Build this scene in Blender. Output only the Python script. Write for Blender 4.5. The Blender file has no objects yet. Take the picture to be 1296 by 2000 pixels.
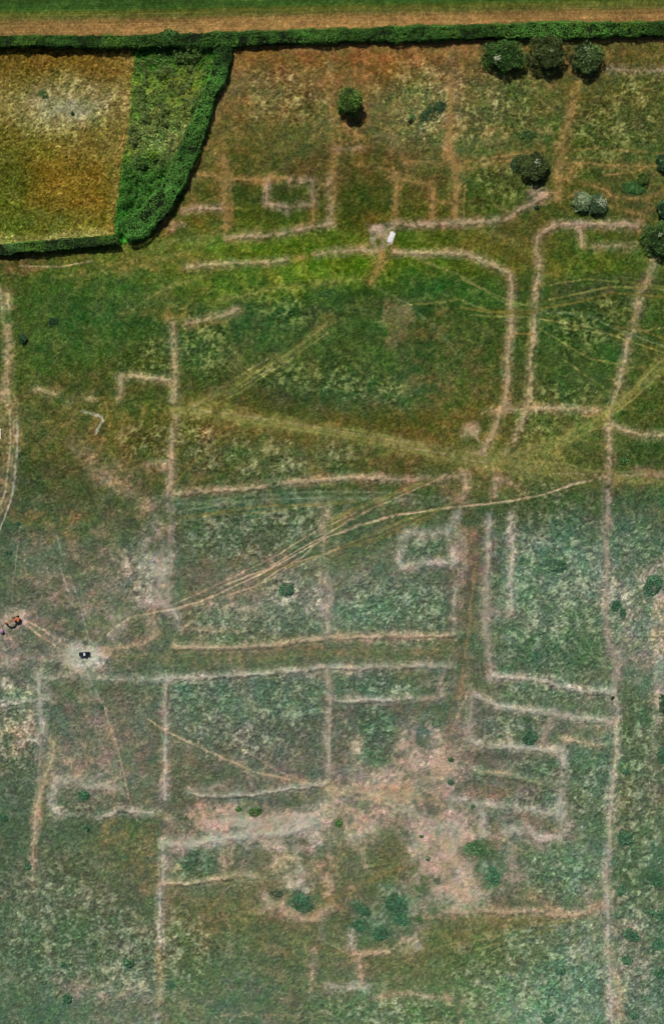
import bpy, math, random
import numpy as np
from mathutils import Vector, Matrix

# ------------------------------------------------------------------ camera, sky, sun, exposure
SC = bpy.context.scene
COL = SC.collection
S = 0.25                       # metres per photograph pixel on the ground
CAM_H = 450.0
cam_data = bpy.data.cameras.new("camera")
cam = bpy.data.objects.new("camera", cam_data); COL.objects.link(cam)
cam.location = (0, 0, CAM_H); cam.rotation_euler = (0, 0, 0)
cam_data.sensor_fit = 'VERTICAL'; cam_data.sensor_height = 24
cam_data.lens = 24 * CAM_H / (2000 * S)
cam_data.clip_start = 1; cam_data.clip_end = 12000
SC.camera = cam

SUN_EL = math.radians(44); SUN_VEC = Vector((-0.42, 1.0, 0)).normalized()
w = bpy.data.worlds.new("World"); SC.world = w; w.use_nodes = True
nt = w.node_tree; bg = nt.nodes["Background"]
sky = nt.nodes.new("ShaderNodeTexSky"); sky.sky_type = 'NISHITA'; sky.sun_disc = False
sky.sun_elevation = SUN_EL; sky.sun_rotation = math.atan2(SUN_VEC.x, SUN_VEC.y)
nt.links.new(sky.outputs[0], bg.inputs[0]); bg.inputs[1].default_value = 0.05
sun_d = bpy.data.lights.new("sun", 'SUN'); sun_d.energy = 5.0; sun_d.angle = math.radians(0.5)
sun_d.color = (1.0, 0.95, 0.87)
sun = bpy.data.objects.new("sun", sun_d); COL.objects.link(sun)
dvec = -(SUN_VEC * math.cos(SUN_EL) + Vector((0, 0, math.sin(SUN_EL))))
sun.rotation_euler = dvec.to_track_quat('-Z', 'Y').to_euler()
sun.location = (-60, 200, 300)
SC.view_settings.view_transform = 'Standard'; SC.view_settings.look = 'None'
SC.view_settings.exposure = -0.32; SC.view_settings.gamma = 1.0
try: SC.view_settings.use_curve_mapping = False
except Exception: pass
SC.cycles.filter_width = 1.1

# ------------------------------------------------------------------ helpers
rng = np.random.default_rng(7); random.seed(7)
KLIGHT = 0.97                  # brightness of a white horizontal sheet in this light

def lin(c):
    c = np.asarray(c, float) / 255.0
    return np.where(c <= 0.04045, c / 12.92, ((c + 0.055) / 1.055) ** 2.4)
def hx(s): return np.array([int(s[i:i + 2], 16) for i in (0, 2, 4)], float)
def alb(c): return lin(c) / KLIGHT          # display colour of a sunlit surface -> its base colour
def W(px, py, z=0.0): return (px - 648) * S, (1000 - py) * S, z
def W0(px, py, h):                          # foot of a thing whose middle, h up, is seen at px, py
    k = 1 - h / CAM_H
    x, y, _ = W(px, py); return x * k, y * k, 0.0

class Noise:
    def __init__(s, seed):
        s.L = np.random.default_rng(seed).uniform(-1, 1, (257, 257)).astype(np.float32)
        s.L[256] = s.L[0]; s.L[:, 256] = s.L[:, 0]
    def __call__(s, x, y):
        xi = np.floor(x); yi = np.floor(y)
        fx = (x - xi).astype(np.float32); fy = (y - yi).astype(np.float32)
        xi = xi.astype(np.int64) & 255; yi = yi.astype(np.int64) & 255
        fx = fx * fx * (3 - 2 * fx); fy = fy * fy * (3 - 2 * fy)
        L = s.L
        a = L[yi, xi]; b = L[yi, xi + 1]; c = L[yi + 1, xi]; d = L[yi + 1, xi + 1]
        return (a + (b - a) * fx) * (1 - fy) + (c + (d - c) * fx) * fy
def fbm(x, y, scale, seed, octs=3, ang=0.5, sx=1.0):
    out = 0; amp = 1; tot = 0; f = 1.0 / scale
    for o in range(octs):
        a = ang + o * 1.1
        u = (x * math.cos(a) + y * math.sin(a)) * f * (sx if o == 0 else 1); v = (-x * math.sin(a) + y * math.cos(a)) * f
        out = out + amp * Noise(seed + 17 * o)(u + 31.7 * o, v + 11.3 * o); tot += amp
        amp *= 0.55; f *= 2.03
    return out / tot * 1.6
def sstep(a, b, x):
    t = np.clip((x - a) / (b - a), 0, 1); return t * t * (3 - 2 * t)

def mat(name, base=(0.5, 0.5, 0.5), rough=0.6, metal=0.0, attr=None, noise=None, bump=None, spec=0.3, transl=0.0):
    m = bpy.data.materials.new(name); m.use_nodes = True
    t = m.node_tree; b = t.nodes["Principled BSDF"]
    b.inputs["Roughness"].default_value = rough; b.inputs["Metallic"].default_value = metal
    b.inputs["Specular IOR Level"].default_value = spec
    src = None
    if attr:
        a = t.nodes.new("ShaderNodeAttribute"); a.attribute_name = attr; src = a.outputs["Color"]
    else:
        r = t.nodes.new("ShaderNodeRGB"); r.outputs[0].default_value = (*base, 1); src = r.outputs[0]
    geo = t.nodes.new("ShaderNodeNewGeometry")
    if noise:
        sc, lo, hi = noise
        n = t.nodes.new("ShaderNodeTexNoise"); n.inputs["Scale"].default_value = sc
        n.inputs["Detail"].default_value = 3
        t.links.new(geo.outputs["Position"], n.inputs["Vector"])
        mr = t.nodes.new("ShaderNodeMapRange"); mr.inputs[1].default_value = 0.3; mr.inputs[2].default_value = 0.7
        mr.inputs[3].default_value = lo; mr.inputs[4].default_value = hi
        t.links.new(n.outputs[0], mr.inputs[0])
        mx = t.nodes.new("ShaderNodeVectorMath"); mx.operation = 'SCALE'
        t.links.new(src, mx.inputs[0]); t.links.new(mr.outputs[0], mx.inputs["Scale"])
        src = mx.outputs[0]
    t.links.new(src, b.inputs["Base Color"])
    if bump:
        sc, st, dist = bump
        n2 = t.nodes.new("ShaderNodeTexNoise"); n2.inputs["Scale"].default_value = sc; n2.inputs["Detail"].default_value = 2
        t.links.new(geo.outputs["Position"], n2.inputs["Vector"])
        bp = t.nodes.new("ShaderNodeBump"); bp.inputs["Strength"].default_value = st; bp.inputs["Distance"].default_value = dist
        t.links.new(n2.outputs[0], bp.inputs["Height"]); t.links.new(bp.outputs[0], b.inputs["Normal"])
    return m

def mk_mesh(name, V, F, m, colors=None, parent=None, smooth=False):
    V = np.asarray(V, np.float32); F = np.asarray(F, np.int32)
    me = bpy.data.meshes.new(name)
    k = F.shape[1]
    me.vertices.add(len(V)); me.vertices.foreach_set("co", V.ravel())
    me.loops.add(F.size); me.loops.foreach_set("vertex_index", F.ravel())
    me.polygons.add(len(F))
    me.polygons.foreach_set("loop_start", np.arange(0, F.size, k, dtype=np.int32))
    try: me.polygons.foreach_set("loop_total", np.full(len(F), k, np.int32))
    except Exception: pass
    me.update(calc_edges=True)
    me.polygons.foreach_set("use_smooth", np.full(len(F), smooth, bool))
    if colors is not None:
        a = me.color_attributes.new("tint", 'FLOAT_COLOR', 'POINT')
        c = np.ones((len(V), 4), np.float32); c[:, :3] = colors
        a.data.foreach_set("color", c.ravel())
    me.materials.append(m)
    o = bpy.data.objects.new(name, me); COL.objects.link(o)
    if parent is not None: o.parent = parent
    return o
def tag(o, label=None, cat=None, group=None, kind=None):
    if label: o["label"] = label
    if cat: o["category"] = cat
    if group: o["group"] = group
    if kind: o["kind"] = kind
    return o
def empty(name, loc, rz=0, **kw):
    o = bpy.data.objects.new(name, None); COL.objects.link(o)
    o.location = loc; o.rotation_euler = (0, 0, rz); o.empty_display_size = 0.5
    return tag(o, **kw)

class MB:                      # small hard-surface mesh collector (python lists, mixed polygons)
    def __init__(s): s.v = []; s.f = []
    def add(s, vs, fs, M=None):
        n = len(s.v)
        for p in vs:
            p = Vector(p); s.v.append(tuple(M @ p if M else p))
        s.f += [tuple(i + n for i in q) for q in fs]; return s
    def box(s, x0, x1, y0, y1, z0, z1, M=None, taper=0.0, ty=None):
        ty = taper if ty is None else ty
        vs = [(x0, y0, z0), (x1, y0, z0), (x1, y1, z0), (x0, y1, z0),
              (x0 + taper, y0 + ty, z1), (x1 - taper, y0 + ty, z1), (x1 - taper, y1 - ty, z1), (x0 + taper, y1 - ty, z1)]
        return s.add(vs, [(3, 2, 1, 0), (4, 5, 6, 7), (0, 1, 5, 4), (1, 2, 6, 5), (2, 3, 7, 6), (3, 0, 4, 7)], M)
    def cyl(s, p0, p1, r0, r1=None, n=14, cap=True):
        r1 = r0 if r1 is None else r1
        p0 = Vector(p0); p1 = Vector(p1); d = (p1 - p0).normalized()
        a = d.orthogonal().normalized(); b = d.cross(a)
        vs = [p0 + (a * math.cos(t) + b * math.sin(t)) * r0 for t in [2 * math.pi * i / n for i in range(n)]]
        vs += [p1 + (a * math.cos(t) + b * math.sin(t)) * r1 for t in [2 * math.pi * i / n for i in range(n)]]
        fs = [(i, (i + 1) % n, n + (i + 1) % n, n + i) for i in range(n)]
        if cap: fs += [tuple(range(n - 1, -1, -1)), tuple(range(n, 2 * n))]
        return s.add(vs, fs)
    def prism(s, prof, y0, y1, M=None):      # profile in x,z extruded along y
        n = len(prof)
        vs = [(x, y0, z) for x, z in prof] + [(x, y1, z) for x, z in prof]
        fs = [(i, (i + 1) % n, n + (i + 1) % n, n + i) for i in range(n)]
        fs += [tuple(range(n - 1, -1, -1)), tuple(range(n, 2 * n))]
        return s.add(vs, fs, M)
    def build(s, name, m, parent=None, bevel=0.0):
        me = bpy.data.meshes.new(name); me.from_pydata(s.v, [], s.f); me.update(); me.materials.append(m)
        o = bpy.data.objects.new(name, me); COL.objects.link(o)
        if parent is not None: o.parent = parent
        if bevel:
            b = o.modifiers.new("bevel", 'BEVEL'); b.width = bevel; b.segments = 2; b.limit_method = 'ANGLE'
        return o

# ------------------------------------------------------------------ the ground: colour of turf, parched grass, bare soil, plus painted bank shade and haze
sp = 0.4
ux = np.arange(-204, 204 + sp, sp); vy = np.arange(-284, 284 + sp, sp)
def stretch(a):
    ext = []; x = a[-1]; d = sp
    while x < 4000: d *= 1.25; x += d; ext.append(x)
    ext = np.array(ext); return np.concatenate([-ext[::-1], a, ext])
gx = stretch(ux); gy = stretch(vy)
X, Y = np.meshgrid(gx, gy)                     # metres
U = (X / S + 648).astype(np.float32); V = (1000 - Y / S).astype(np.float32)   # the same in survey pixels
Uc = np.clip(U, -120, 1416); Vc = np.clip(V, -80, 2080)

wx = fbm(U, V, 40, 3, 2) * 2.2 + fbm(U, V, 6, 13, 2) * 1.3; wy = fbm(U, V, 40, 91, 2) * 2.2 + fbm(U, V, 6, 93, 2) * 1.3
wxb = fbm(U, V, 26, 15, 3) * 9; wyb = fbm(U, V, 26, 97, 3) * 9
wx2 = fbm(U, V, 120, 5, 2) * 22; wy2 = fbm(U, V, 120, 95, 2) * 22
UW = U + wx; VW = V + wy                        # ragged edges

GX = [40, 150, 260, 370, 480, 590, 700, 810, 920, 1030, 1140, 1250]
GRID = {
 110: "8a6437 8a6437 8a6437 8a6437 8a6437 8a6136 875f34 856237 80603a 735c33 6b5c35 705f35",
 180: "7a6540 7a6540 7a6540 7a6540 7a6540 7c6640 806a42 80794f 7a7048 6b6a3c 5d5c32 626033",
 250: "755c30 755c30 755c30 755c30 6c6538 6c6338 705f38 76704a 6f6a42 666839 57602f 5c6035",
 320: "665c30 665c30 665c30 665c30 5c5a2c 5f5530 5f5228 665c34 5f6535 5f6336 4f5a2a 5a5f33",
 390: "565a28 565a28 565a28 565a28 475224 4e5427 4a5222 5c5428 505825 525a2a 4f5528 565930",
 450: "6a6535 6a6535 6a6535 5f6229 4d5a20 4f5d20 58561f 545a22 5f5a2a 60572c 4a5a24 585a2c",
 510: "5a5230 5b5f2b 5e632c 66692f 56631f 5a6b1c 5f6d1a 4d5f1e 5b5f24 5f5a2a 4c5a25 505c28",
 560: "4e5a2c 445a27 4a5a2b 4f5c2b 44582a 4a5f22 404f1f 3b5424 3d5724 45532a 434f28 465228",
 620: "47582c 39542b 3f542d 4d5a32 3f5533 3b5130 45522f 3f4e2b 434f2a 46532c 435230 46552b",
 690: "4e5a30 46562a 4e552b 50613b 4d5a35 4e5430 444f2a 424f2b 47522b 4a542c 3f5029 4b542c",
 760: "5a5a35 545730 51552e 4e5530 54552f 465236 4b5a3a 4e5c3b 52552f 515431 4e5a38 53582e",
 820: "5d5a36 5b5935 5c572e 635c31 655a30 5f582f 5c562d 5d562e 625c32 65633a 5a5f34 4f572e",
 880: "565a35 625b3a 68603a 5f5e3d 5f6341 636345 62603a 60582f 6a6034 6f6b3d 5f5f36 4a5630",
 940: "4c5438 565838 605c3c 5e5f3e 55603c 5a6040 59603a 5a5d38 66633b 62623c 565c38 5a5a38",
 1000: "4b5840 55603f 5f6043 4f5f42 52614c 5a6549 4f5f40 55603e 4d5a3a 55603f 4f5f41 4c6045",
 1070: "56624c 5d6248 636450 5b6249 60634b 5c6349 5d6247 50604a 62604d 56685a 5c7565 5c6a57",
 1140: "5c624c 636351 68675a 5f624c 68675a 74746a 5f685a 5c6c5c 605c4c 5c7260 677d70 6a7464",
 1210: "66645a 62624e 656350 62644e 6f7463 66705f 657566 5c6b54 5f6048 6a7a66 5e7459 777b6d",
 1280: "656760 6a6c62 5f6450 5c644b 5f644a 5f6449 5f664b 5f664a 5b624b 4c6a50 4b6a4a 72746a",
 1350: "686a5c 606650 5f644f 5d705f 5c6e5f 5d6a5a 56695a 586c54 5c5f4c 5c6c56 5f6a52 5c6c56",
 1420: "686a5e 65645a 68665a 5f6b5c 62695c 62655a 5f605a 5d6a60 716a60 616a57 5f6e58 4f6446",
 1490: "565f4b 6a685a 66665a 5f624e 63645a 65645a 6a665c 706a60 6c665c 59624f 566b54 5c6650",
 1560: "50614c 686a58 62654f 5f624f 64655a 66655a 6a665a 706a60 6e6a60 68665a 5c6c54 5f6650",
 1620: "475c42 506048 525d3c 68655a 6a665a 6e6858 68684f 6a684f 726a5c 6a685a 606b56 566a4f",
 1680: "4f5d45 545f42 5a5f42 5f6b54 67664f 6f6a52 666848 62673f 767060 5d7058 5f7662 4f6a50",
 1750: "50604a 55624a 5d6048 606342 60623f 6a6a50 67674c 586a4c 726c58 66684e 68735c 58694f",
 1820: "52644a 51634b 5f6850 62643f 58623c 616544 5c6240 5c694a 5d6636 62694a 6c7a66 5a6a58",
 1880: "55684f 586a53 67705a 5f6944 566244 5c6446 69684a 62653c 5b6a3c 607054 6f8470 606f60",
 1950: "4f6a50 5a6c57 6a7260 5f7050 586b54 5c6a4c 60704f 62754f 62784f 718a70 6a8672 5f7262",
}
PX = [20, 90, 160, 230]
PGRID = {
 120: "7d5f2c 85622c 86652e 8a6a38", 170: "8a7242 8f7b4c 938055 947a4e",
 220: "938054 a89670 a59570 907a4e", 280: "7a6c30 857234 8a7540 8f7a48",
 330: "6a6526 8a6c2a 85692c 8f7d42", 390: "6c6c28 80662a 84672a 8a7030",
 440: "70762f 7a7530 8a7f38 8c762c", 465: "98905a a8986a a29060 9a8a4a"}
SXs = [240, 300, 360, 420]
SGRID = {105: "2f4a1c 2f4a1c 2c4418 2a4418", 150: "55602c 5a602c 5f602c 3a5a24", 220: "55602c 66683a 6a6836 2f5e22",
 280: "5c6030 76704a 78704a 2c5e20", 330: "3a5a24 4a5f2a 4a6a2c 2c5e20", 400: "2a5620 2c5e24 2a5a20 2a5a20", 460: "2f5a24 2f5a24 2f5a24 2f5a24"}
def from_grid(cx, G, u, v):
    ys = np.array(sorted(G)); T = np.array([[lin(hx(h)) for h in G[y].split()] for y in ys])
    cx = np.array(cx)
    def idx(a, q):
        q = np.clip(q, a[0], a[-1] - 1e-3); i = np.clip(np.searchsorted(a, q, side='right') - 1, 0, len(a) - 2)
        f = (q - a[i]) / (a[i + 1] - a[i]); return i, (f * f * (3 - 2 * f))[..., None]
    i, fi = idx(cx, u); j, fj = idx(ys, v)
    return ((T[j, i] * (1 - fi) + T[j, i + 1] * fi) * (1 - fj) + (T[j + 1, i] * (1 - fi) + T[j + 1, i + 1] * fi) * fj).astype(np.float32)

def poly_mask(pts, u, v, soft=3.0):
    P = np.array(pts, float); ins = np.zeros(u.shape, bool); dmin = np.full(u.shape, 1e9, np.float32)
    for a, b in zip(P, np.roll(P, -1, axis=0)):
        cond = (a[1] > v) != (b[1] > v)
        xs = (b[0] - a[0]) * (v - a[1]) / (b[1] - a[1] + 1e-9) + a[0]
        ins ^= cond & (u < xs)
        d = b - a; t = np.clip(((u - a[0]) * d[0] + (v - a[1]) * d[1]) / (d @ d + 1e-9), 0, 1)
        dmin = np.minimum(dmin, np.hypot(u - a[0] - t * d[0], v - a[1] - t * d[1]))
    sd = np.where(ins, dmin, -dmin); return sstep(-soft, soft, sd)

C = from_grid(GX, GRID, Uc + wx2 * .8, Vc + wy2 * .8)     # running colour (display-linear)
contrast = np.full(U.shape, 0.44, np.float32)           # strength of the fine mottling
rough_h = np.full(U.shape, 0.20, np.float32)            # height of the sward's unevenness, m
bank = np.zeros(U.shape, np.float32)                    # earthworks, m
pale = np.full(U.shape, 0.14, np.float32)               # bleached seed-heads
trackmask = np.zeros(U.shape, np.float32)
soil = np.zeros(U.shape, np.float32)                    # bare or bleached to one tone

def window(x0, x1, y0, y1, pad):
    i0 = np.searchsorted(-V[:, 0], -(y1 + pad)); i1 = np.searchsorted(-V[:, 0], -(y0 - pad))
    j0 = np.searchsorted(U[0], x0 - pad); j1 = np.searchsorted(U[0], x1 + pad)
    i0, i1 = min(i0, i1), max(i0, i1)
    return slice(i0, i1), slice(j0, j1)
# V decreases with row index (Y increases) -> rebuild helper on that order
def window(x0, x1, y0, y1, pad):
    r = V[:, 0]; i0 = int(np.searchsorted(-r, -(y1 + pad))); i1 = int(np.searchsorted(-r, -(y0 - pad)))
    j0 = int(np.searchsorted(U[0], x0 - pad)); j1 = int(np.searchsorted(U[0], x1 + pad))
    return slice(i0, i1), slice(j0, j1)
nf0 = np.random.default_rng(5).normal(size=U.shape).astype(np.float32)
def grain(seed, n):                          # isotropic grain: white noise blurred n times
    a = np.random.default_rng(seed).normal(size=U.shape).astype(np.float32)
    for _ in range(n):
        a = (a + .5 * (np.roll(a, 1, 0) + np.roll(a, -1, 0))); a = (a + .5 * (np.roll(a, 1, 1) + np.roll(a, -1, 1)))
    return a / a.std()
nf1 = np.clip(grain(201, 1) * .42, -1.1, 1.1)      # fine mottle
nf2 = np.clip(grain(301, 5) * .42, -1.1, 1.1)
nf3 = fbm(U, V, 34., 401, 3, 0.2)
nfL = fbm(U, V, 55., 421, 2, 0.8)
nf5 = np.clip(grain(451, 22) * .30 + fbm(U, V, 16., 451, 2, 0.7) * .6, -1.1, 1.1)
nf4 = np.clip(grain(501, 2) * .42, -1.1, 1.1)

# paddock, rough strip and arable field
vn = V
pad = poly_mask([(-300,70),(262,98),(256,180),(250,250),(238,330),(227,400),(222,470),(-300,500)], U + wx * 1.6, V + wy * 1.2, 4.0)
strip = poly_mask([(262,90),(470,80),(440,125),(425,190),(380,270),(345,350),(310,410),(262,470),(222,478),(227,400),(238,330),(250,250),(256,180)], U + wx * 1.6, V + wy * 1.2, 4.0)
field = (V < 80).astype(np.float32)
CP = from_grid(PX, PGRID, U + wx2, V + wy2 * .9)
CS = from_grid(SXs, SGRID, U + wx2 * .6, V + wy2 * .6) * np.array([1.25, 1.7, 1.2], np.float32)
edge = sstep(14, 2, np.abs(U - (262 - 0.115 * np.maximum(V - 130, 0)) + 8)) * pad            # worn margin of the paddock
CP = CP * (1 - edge[..., None] * .45) + lin(hx('a58552')) * edge[..., None] * .45
C = C * (1 - pad[..., None]) + CP * pad[..., None]
C = C * (1 - strip[..., None]) + CS * strip[..., None]
tilt = V + (U - 0) * 0.0185                                                             # rows run slightly downhill left to right
stops = [(-400, '3c5a28'), (-10, '3a5526'), (8, '3f5a2a'), (20, '42602a'), (27, '65682f'), (36, '6c6a38'), (44, '8f7045'), (56, 'a57c50'), (70, 'a07a4e'), (90, 'a07a4e')]
tt = tilt + nf3 * 1.5
fc = np.stack([np.interp(tt, [s[0] for s in stops], [lin(hx(s[1]))[k] for s in stops]) for k in range(3)], -1).astype(np.float32)
rows = Noise(900)(U * 0.006 + 3, tilt * 0.42) * .22 + Noise(905)(U * .02, tilt * 1.1) * .16 + Noise(907)(U * .5, tilt * 1.6) * .12
fc = fc * np.exp(rows)[..., None]
fm = sstep(84, 80, V)
C = C * (1 - fm[..., None]) + fc * fm[..., None]
for arr, a, b, c in ((contrast, .60, .6, .34), (rough_h, .30, .5, .08), (pale, .16, .1, .06)):
    arr[:] = arr * (1 - pad) + a * pad; arr[:] = arr * (1 - strip) + b * strip; arr[:] = arr * (1 - fm) + c * fm

COLR = dict(P=hx('b39682'), T=hx('a07e52'), O=hx('776a3c'), M=hx('9c8b82'), L=hx('b2a59e'), K=hx('bea48c'), R=hx('806048'),
            G=hx('3f5a30'), D=hx('2f5038'), W=hx('8a8f76'), Y=hx('66782a'), N=hx('4c4a40'), B=hx('6a5a3c'), E=hx('547058'), X=hx('ffffff'), H=hx('c4bab2'), Q=hx('8c8454'), S=hx('bda49b'))
def line(pts, wd, col, s, soft=None, h=0.0, wob=1.0, track=False):
    P = np.array(pts, float); soft = soft or max(2.2, wd * 0.55)
    sl = window(P[:, 0].min(), P[:, 0].max(), P[:, 1].min(), P[:, 1].max(), wd + soft + 14)
    u = U[sl] + wx[sl] * wob; v = V[sl] + wy[sl] * wob
    d = np.full(u.shape, 1e9, np.float32)
    for a, b in zip(P[:-1], P[1:]):
        e = b - a; t = np.clip(((u - a[0]) * e[0] + (v - a[1]) * e[1]) / (e @ e + 1e-9), 0, 1)
        d = np.minimum(d, np.hypot(u - a[0] - t * e[0], v - a[1] - t * e[1]))
    d = d + nf3[sl] * wd * .12 + nfL[sl] * wd * .22
    m = sstep(wd / 2 + soft, wd / 2 - soft * .8, d)
    if wd > 4.5: m = np.maximum(m, .36 * sstep(wd / 2 + 13, wd / 2, d))
    if h:  bank[sl] = np.maximum(bank[sl], h * sstep(wd / 2 + soft + 3, 0, d)) if h > 0 else bank[sl] + h * m
    if col in 'MLPST' and wd < 13: s = min(1.0, s * 1.35)
    if col in 'QO' and wd < 6: s = min(1.0, s * 1.5)
    pale[sl] = pale[sl] * (1 - .85 * m * s); soil[sl] = np.maximum(soil[sl], m * min(s, 1))
    mm = np.clip(m * s * (1.08 + 0.3 * nf2[sl] + 0.45 * nf4[sl] + .35 * nf3[sl] + .45 * nfL[sl]), 0, 1)[..., None]
    C[sl] = C[sl] * (1 - mm) + lin(COLR[col]).astype(np.float32) * mm
    contrast[sl] = contrast[sl] * (1 - .45 * m * s)
    rough_h[sl] = rough_h[sl] * (1 - .6 * m * s)
    if track: trackmask[sl] = np.maximum(trackmask[sl], sstep(wd / 2 + 3.2, wd / 2 + 1.0, d))
def blob(x, y, rx, ry, col, s, ang=0, soft=0.45, pl=None, ct=None, rh=None):
    r = max(rx, ry) * 1.5 + 8; sl = window(x - r, x + r, y - r, y + r, 0)
    u = U[sl] + wx[sl] + wxb[sl] - x; v = V[sl] + wy[sl] + wyb[sl] - y; a = math.radians(ang)
    p = (u * math.cos(a) + v * math.sin(a)) / rx; q = (-u * math.sin(a) + v * math.cos(a)) / ry
    d = np.hypot(p, q) + nf3[sl] * .16
    m = sstep(1 + soft, 1 - soft, d)
    mm = np.clip(m * s * (.90 + 0.35 * nf2[sl] + 0.3 * nf4[sl] + .75 * nf3[sl] + .6 * nf5[sl]), 0, 1)[..., None]
    if col in ('P', 'S', 'M', 'L', 'K', 'H'): pale[sl] = pale[sl] * (1 - .7 * m * s); soil[sl] = np.maximum(soil[sl], m * min(s, 1) * .8); contrast[sl] = contrast[sl] * (1 - .35 * m * min(s, 1))
    if col: C[sl] = C[sl] * (1 - mm) + lin(COLR[col]).astype(np.float32) * mm
    for arr, val in ((pale, pl), (contrast, ct), (rough_h, rh)):
        if val is not None: arr[sl] = arr[sl] * (1 - m) + val * m

# pale, weedy plots (bleached seed heads over green)
for a in [(820,170,75,45),(870,240,90,40),(980,200,80,60),(1180,260,80,60),(960,360,55,50),(1240,190,50,50),(560,190,70,50),
          (400,680,50,60),(290,700,45,35),(560,600,50,35),(540,740,60,40),(640,750,60,50),(730,780,60,45),(290,860,50,35),
          (380,860,35,50),(470,900,90,38),(560,900,50,38),(655,895,42,24),(1100,770,55,22),(1050,830,40,28),(1130,640,60,40),(1190,600,30,25),
          (480,1040,120,50),(600,1010,50,28),(270,1120,35,60),(580,1170,60,55),(450,1220,80,40),(560,1225,80,30),(720,1180,60,50),(800,1190,80,60),
          (840,1070,40,24),(1070,1130,90,150),(1140,1200,60,100),(1060,1260,100,60),(1210,1180,40,70),(1280,1180,35,110),(1240,1080,50,60),
          (400,1380,70,60),(560,1390,70,70),(480,1440,90,40),(750,1335,90,24),(1080,1350,100,22),(1000,1420,60,28),(1050,1500,45,20),(1150,1540,40,80),
          (1040,1560,50,20),(150,1580,45,22),(30,1440,40,100),(25,1360,30,30),(1100,1710,75,55),(720,1440,45,55),(380,1690,50,30),
          (1060,1850,110,60),(980,1900,90,70),(1100,1940,90,60),(250,1860,120,80),(100,1800,110,120),(370,1860,60,60),(760,1980,150,35),
          (1240,1500,50,140),(1250,1750,45,180),(1240,1920,60,90),(120,220,110,60)]:
    blob(*a, None, 0, 0, .6, pl=.80, ct=.60, rh=.32)
blob(600,790,300,26,None,0,8,.5,pl=.05,ct=.42)
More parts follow.
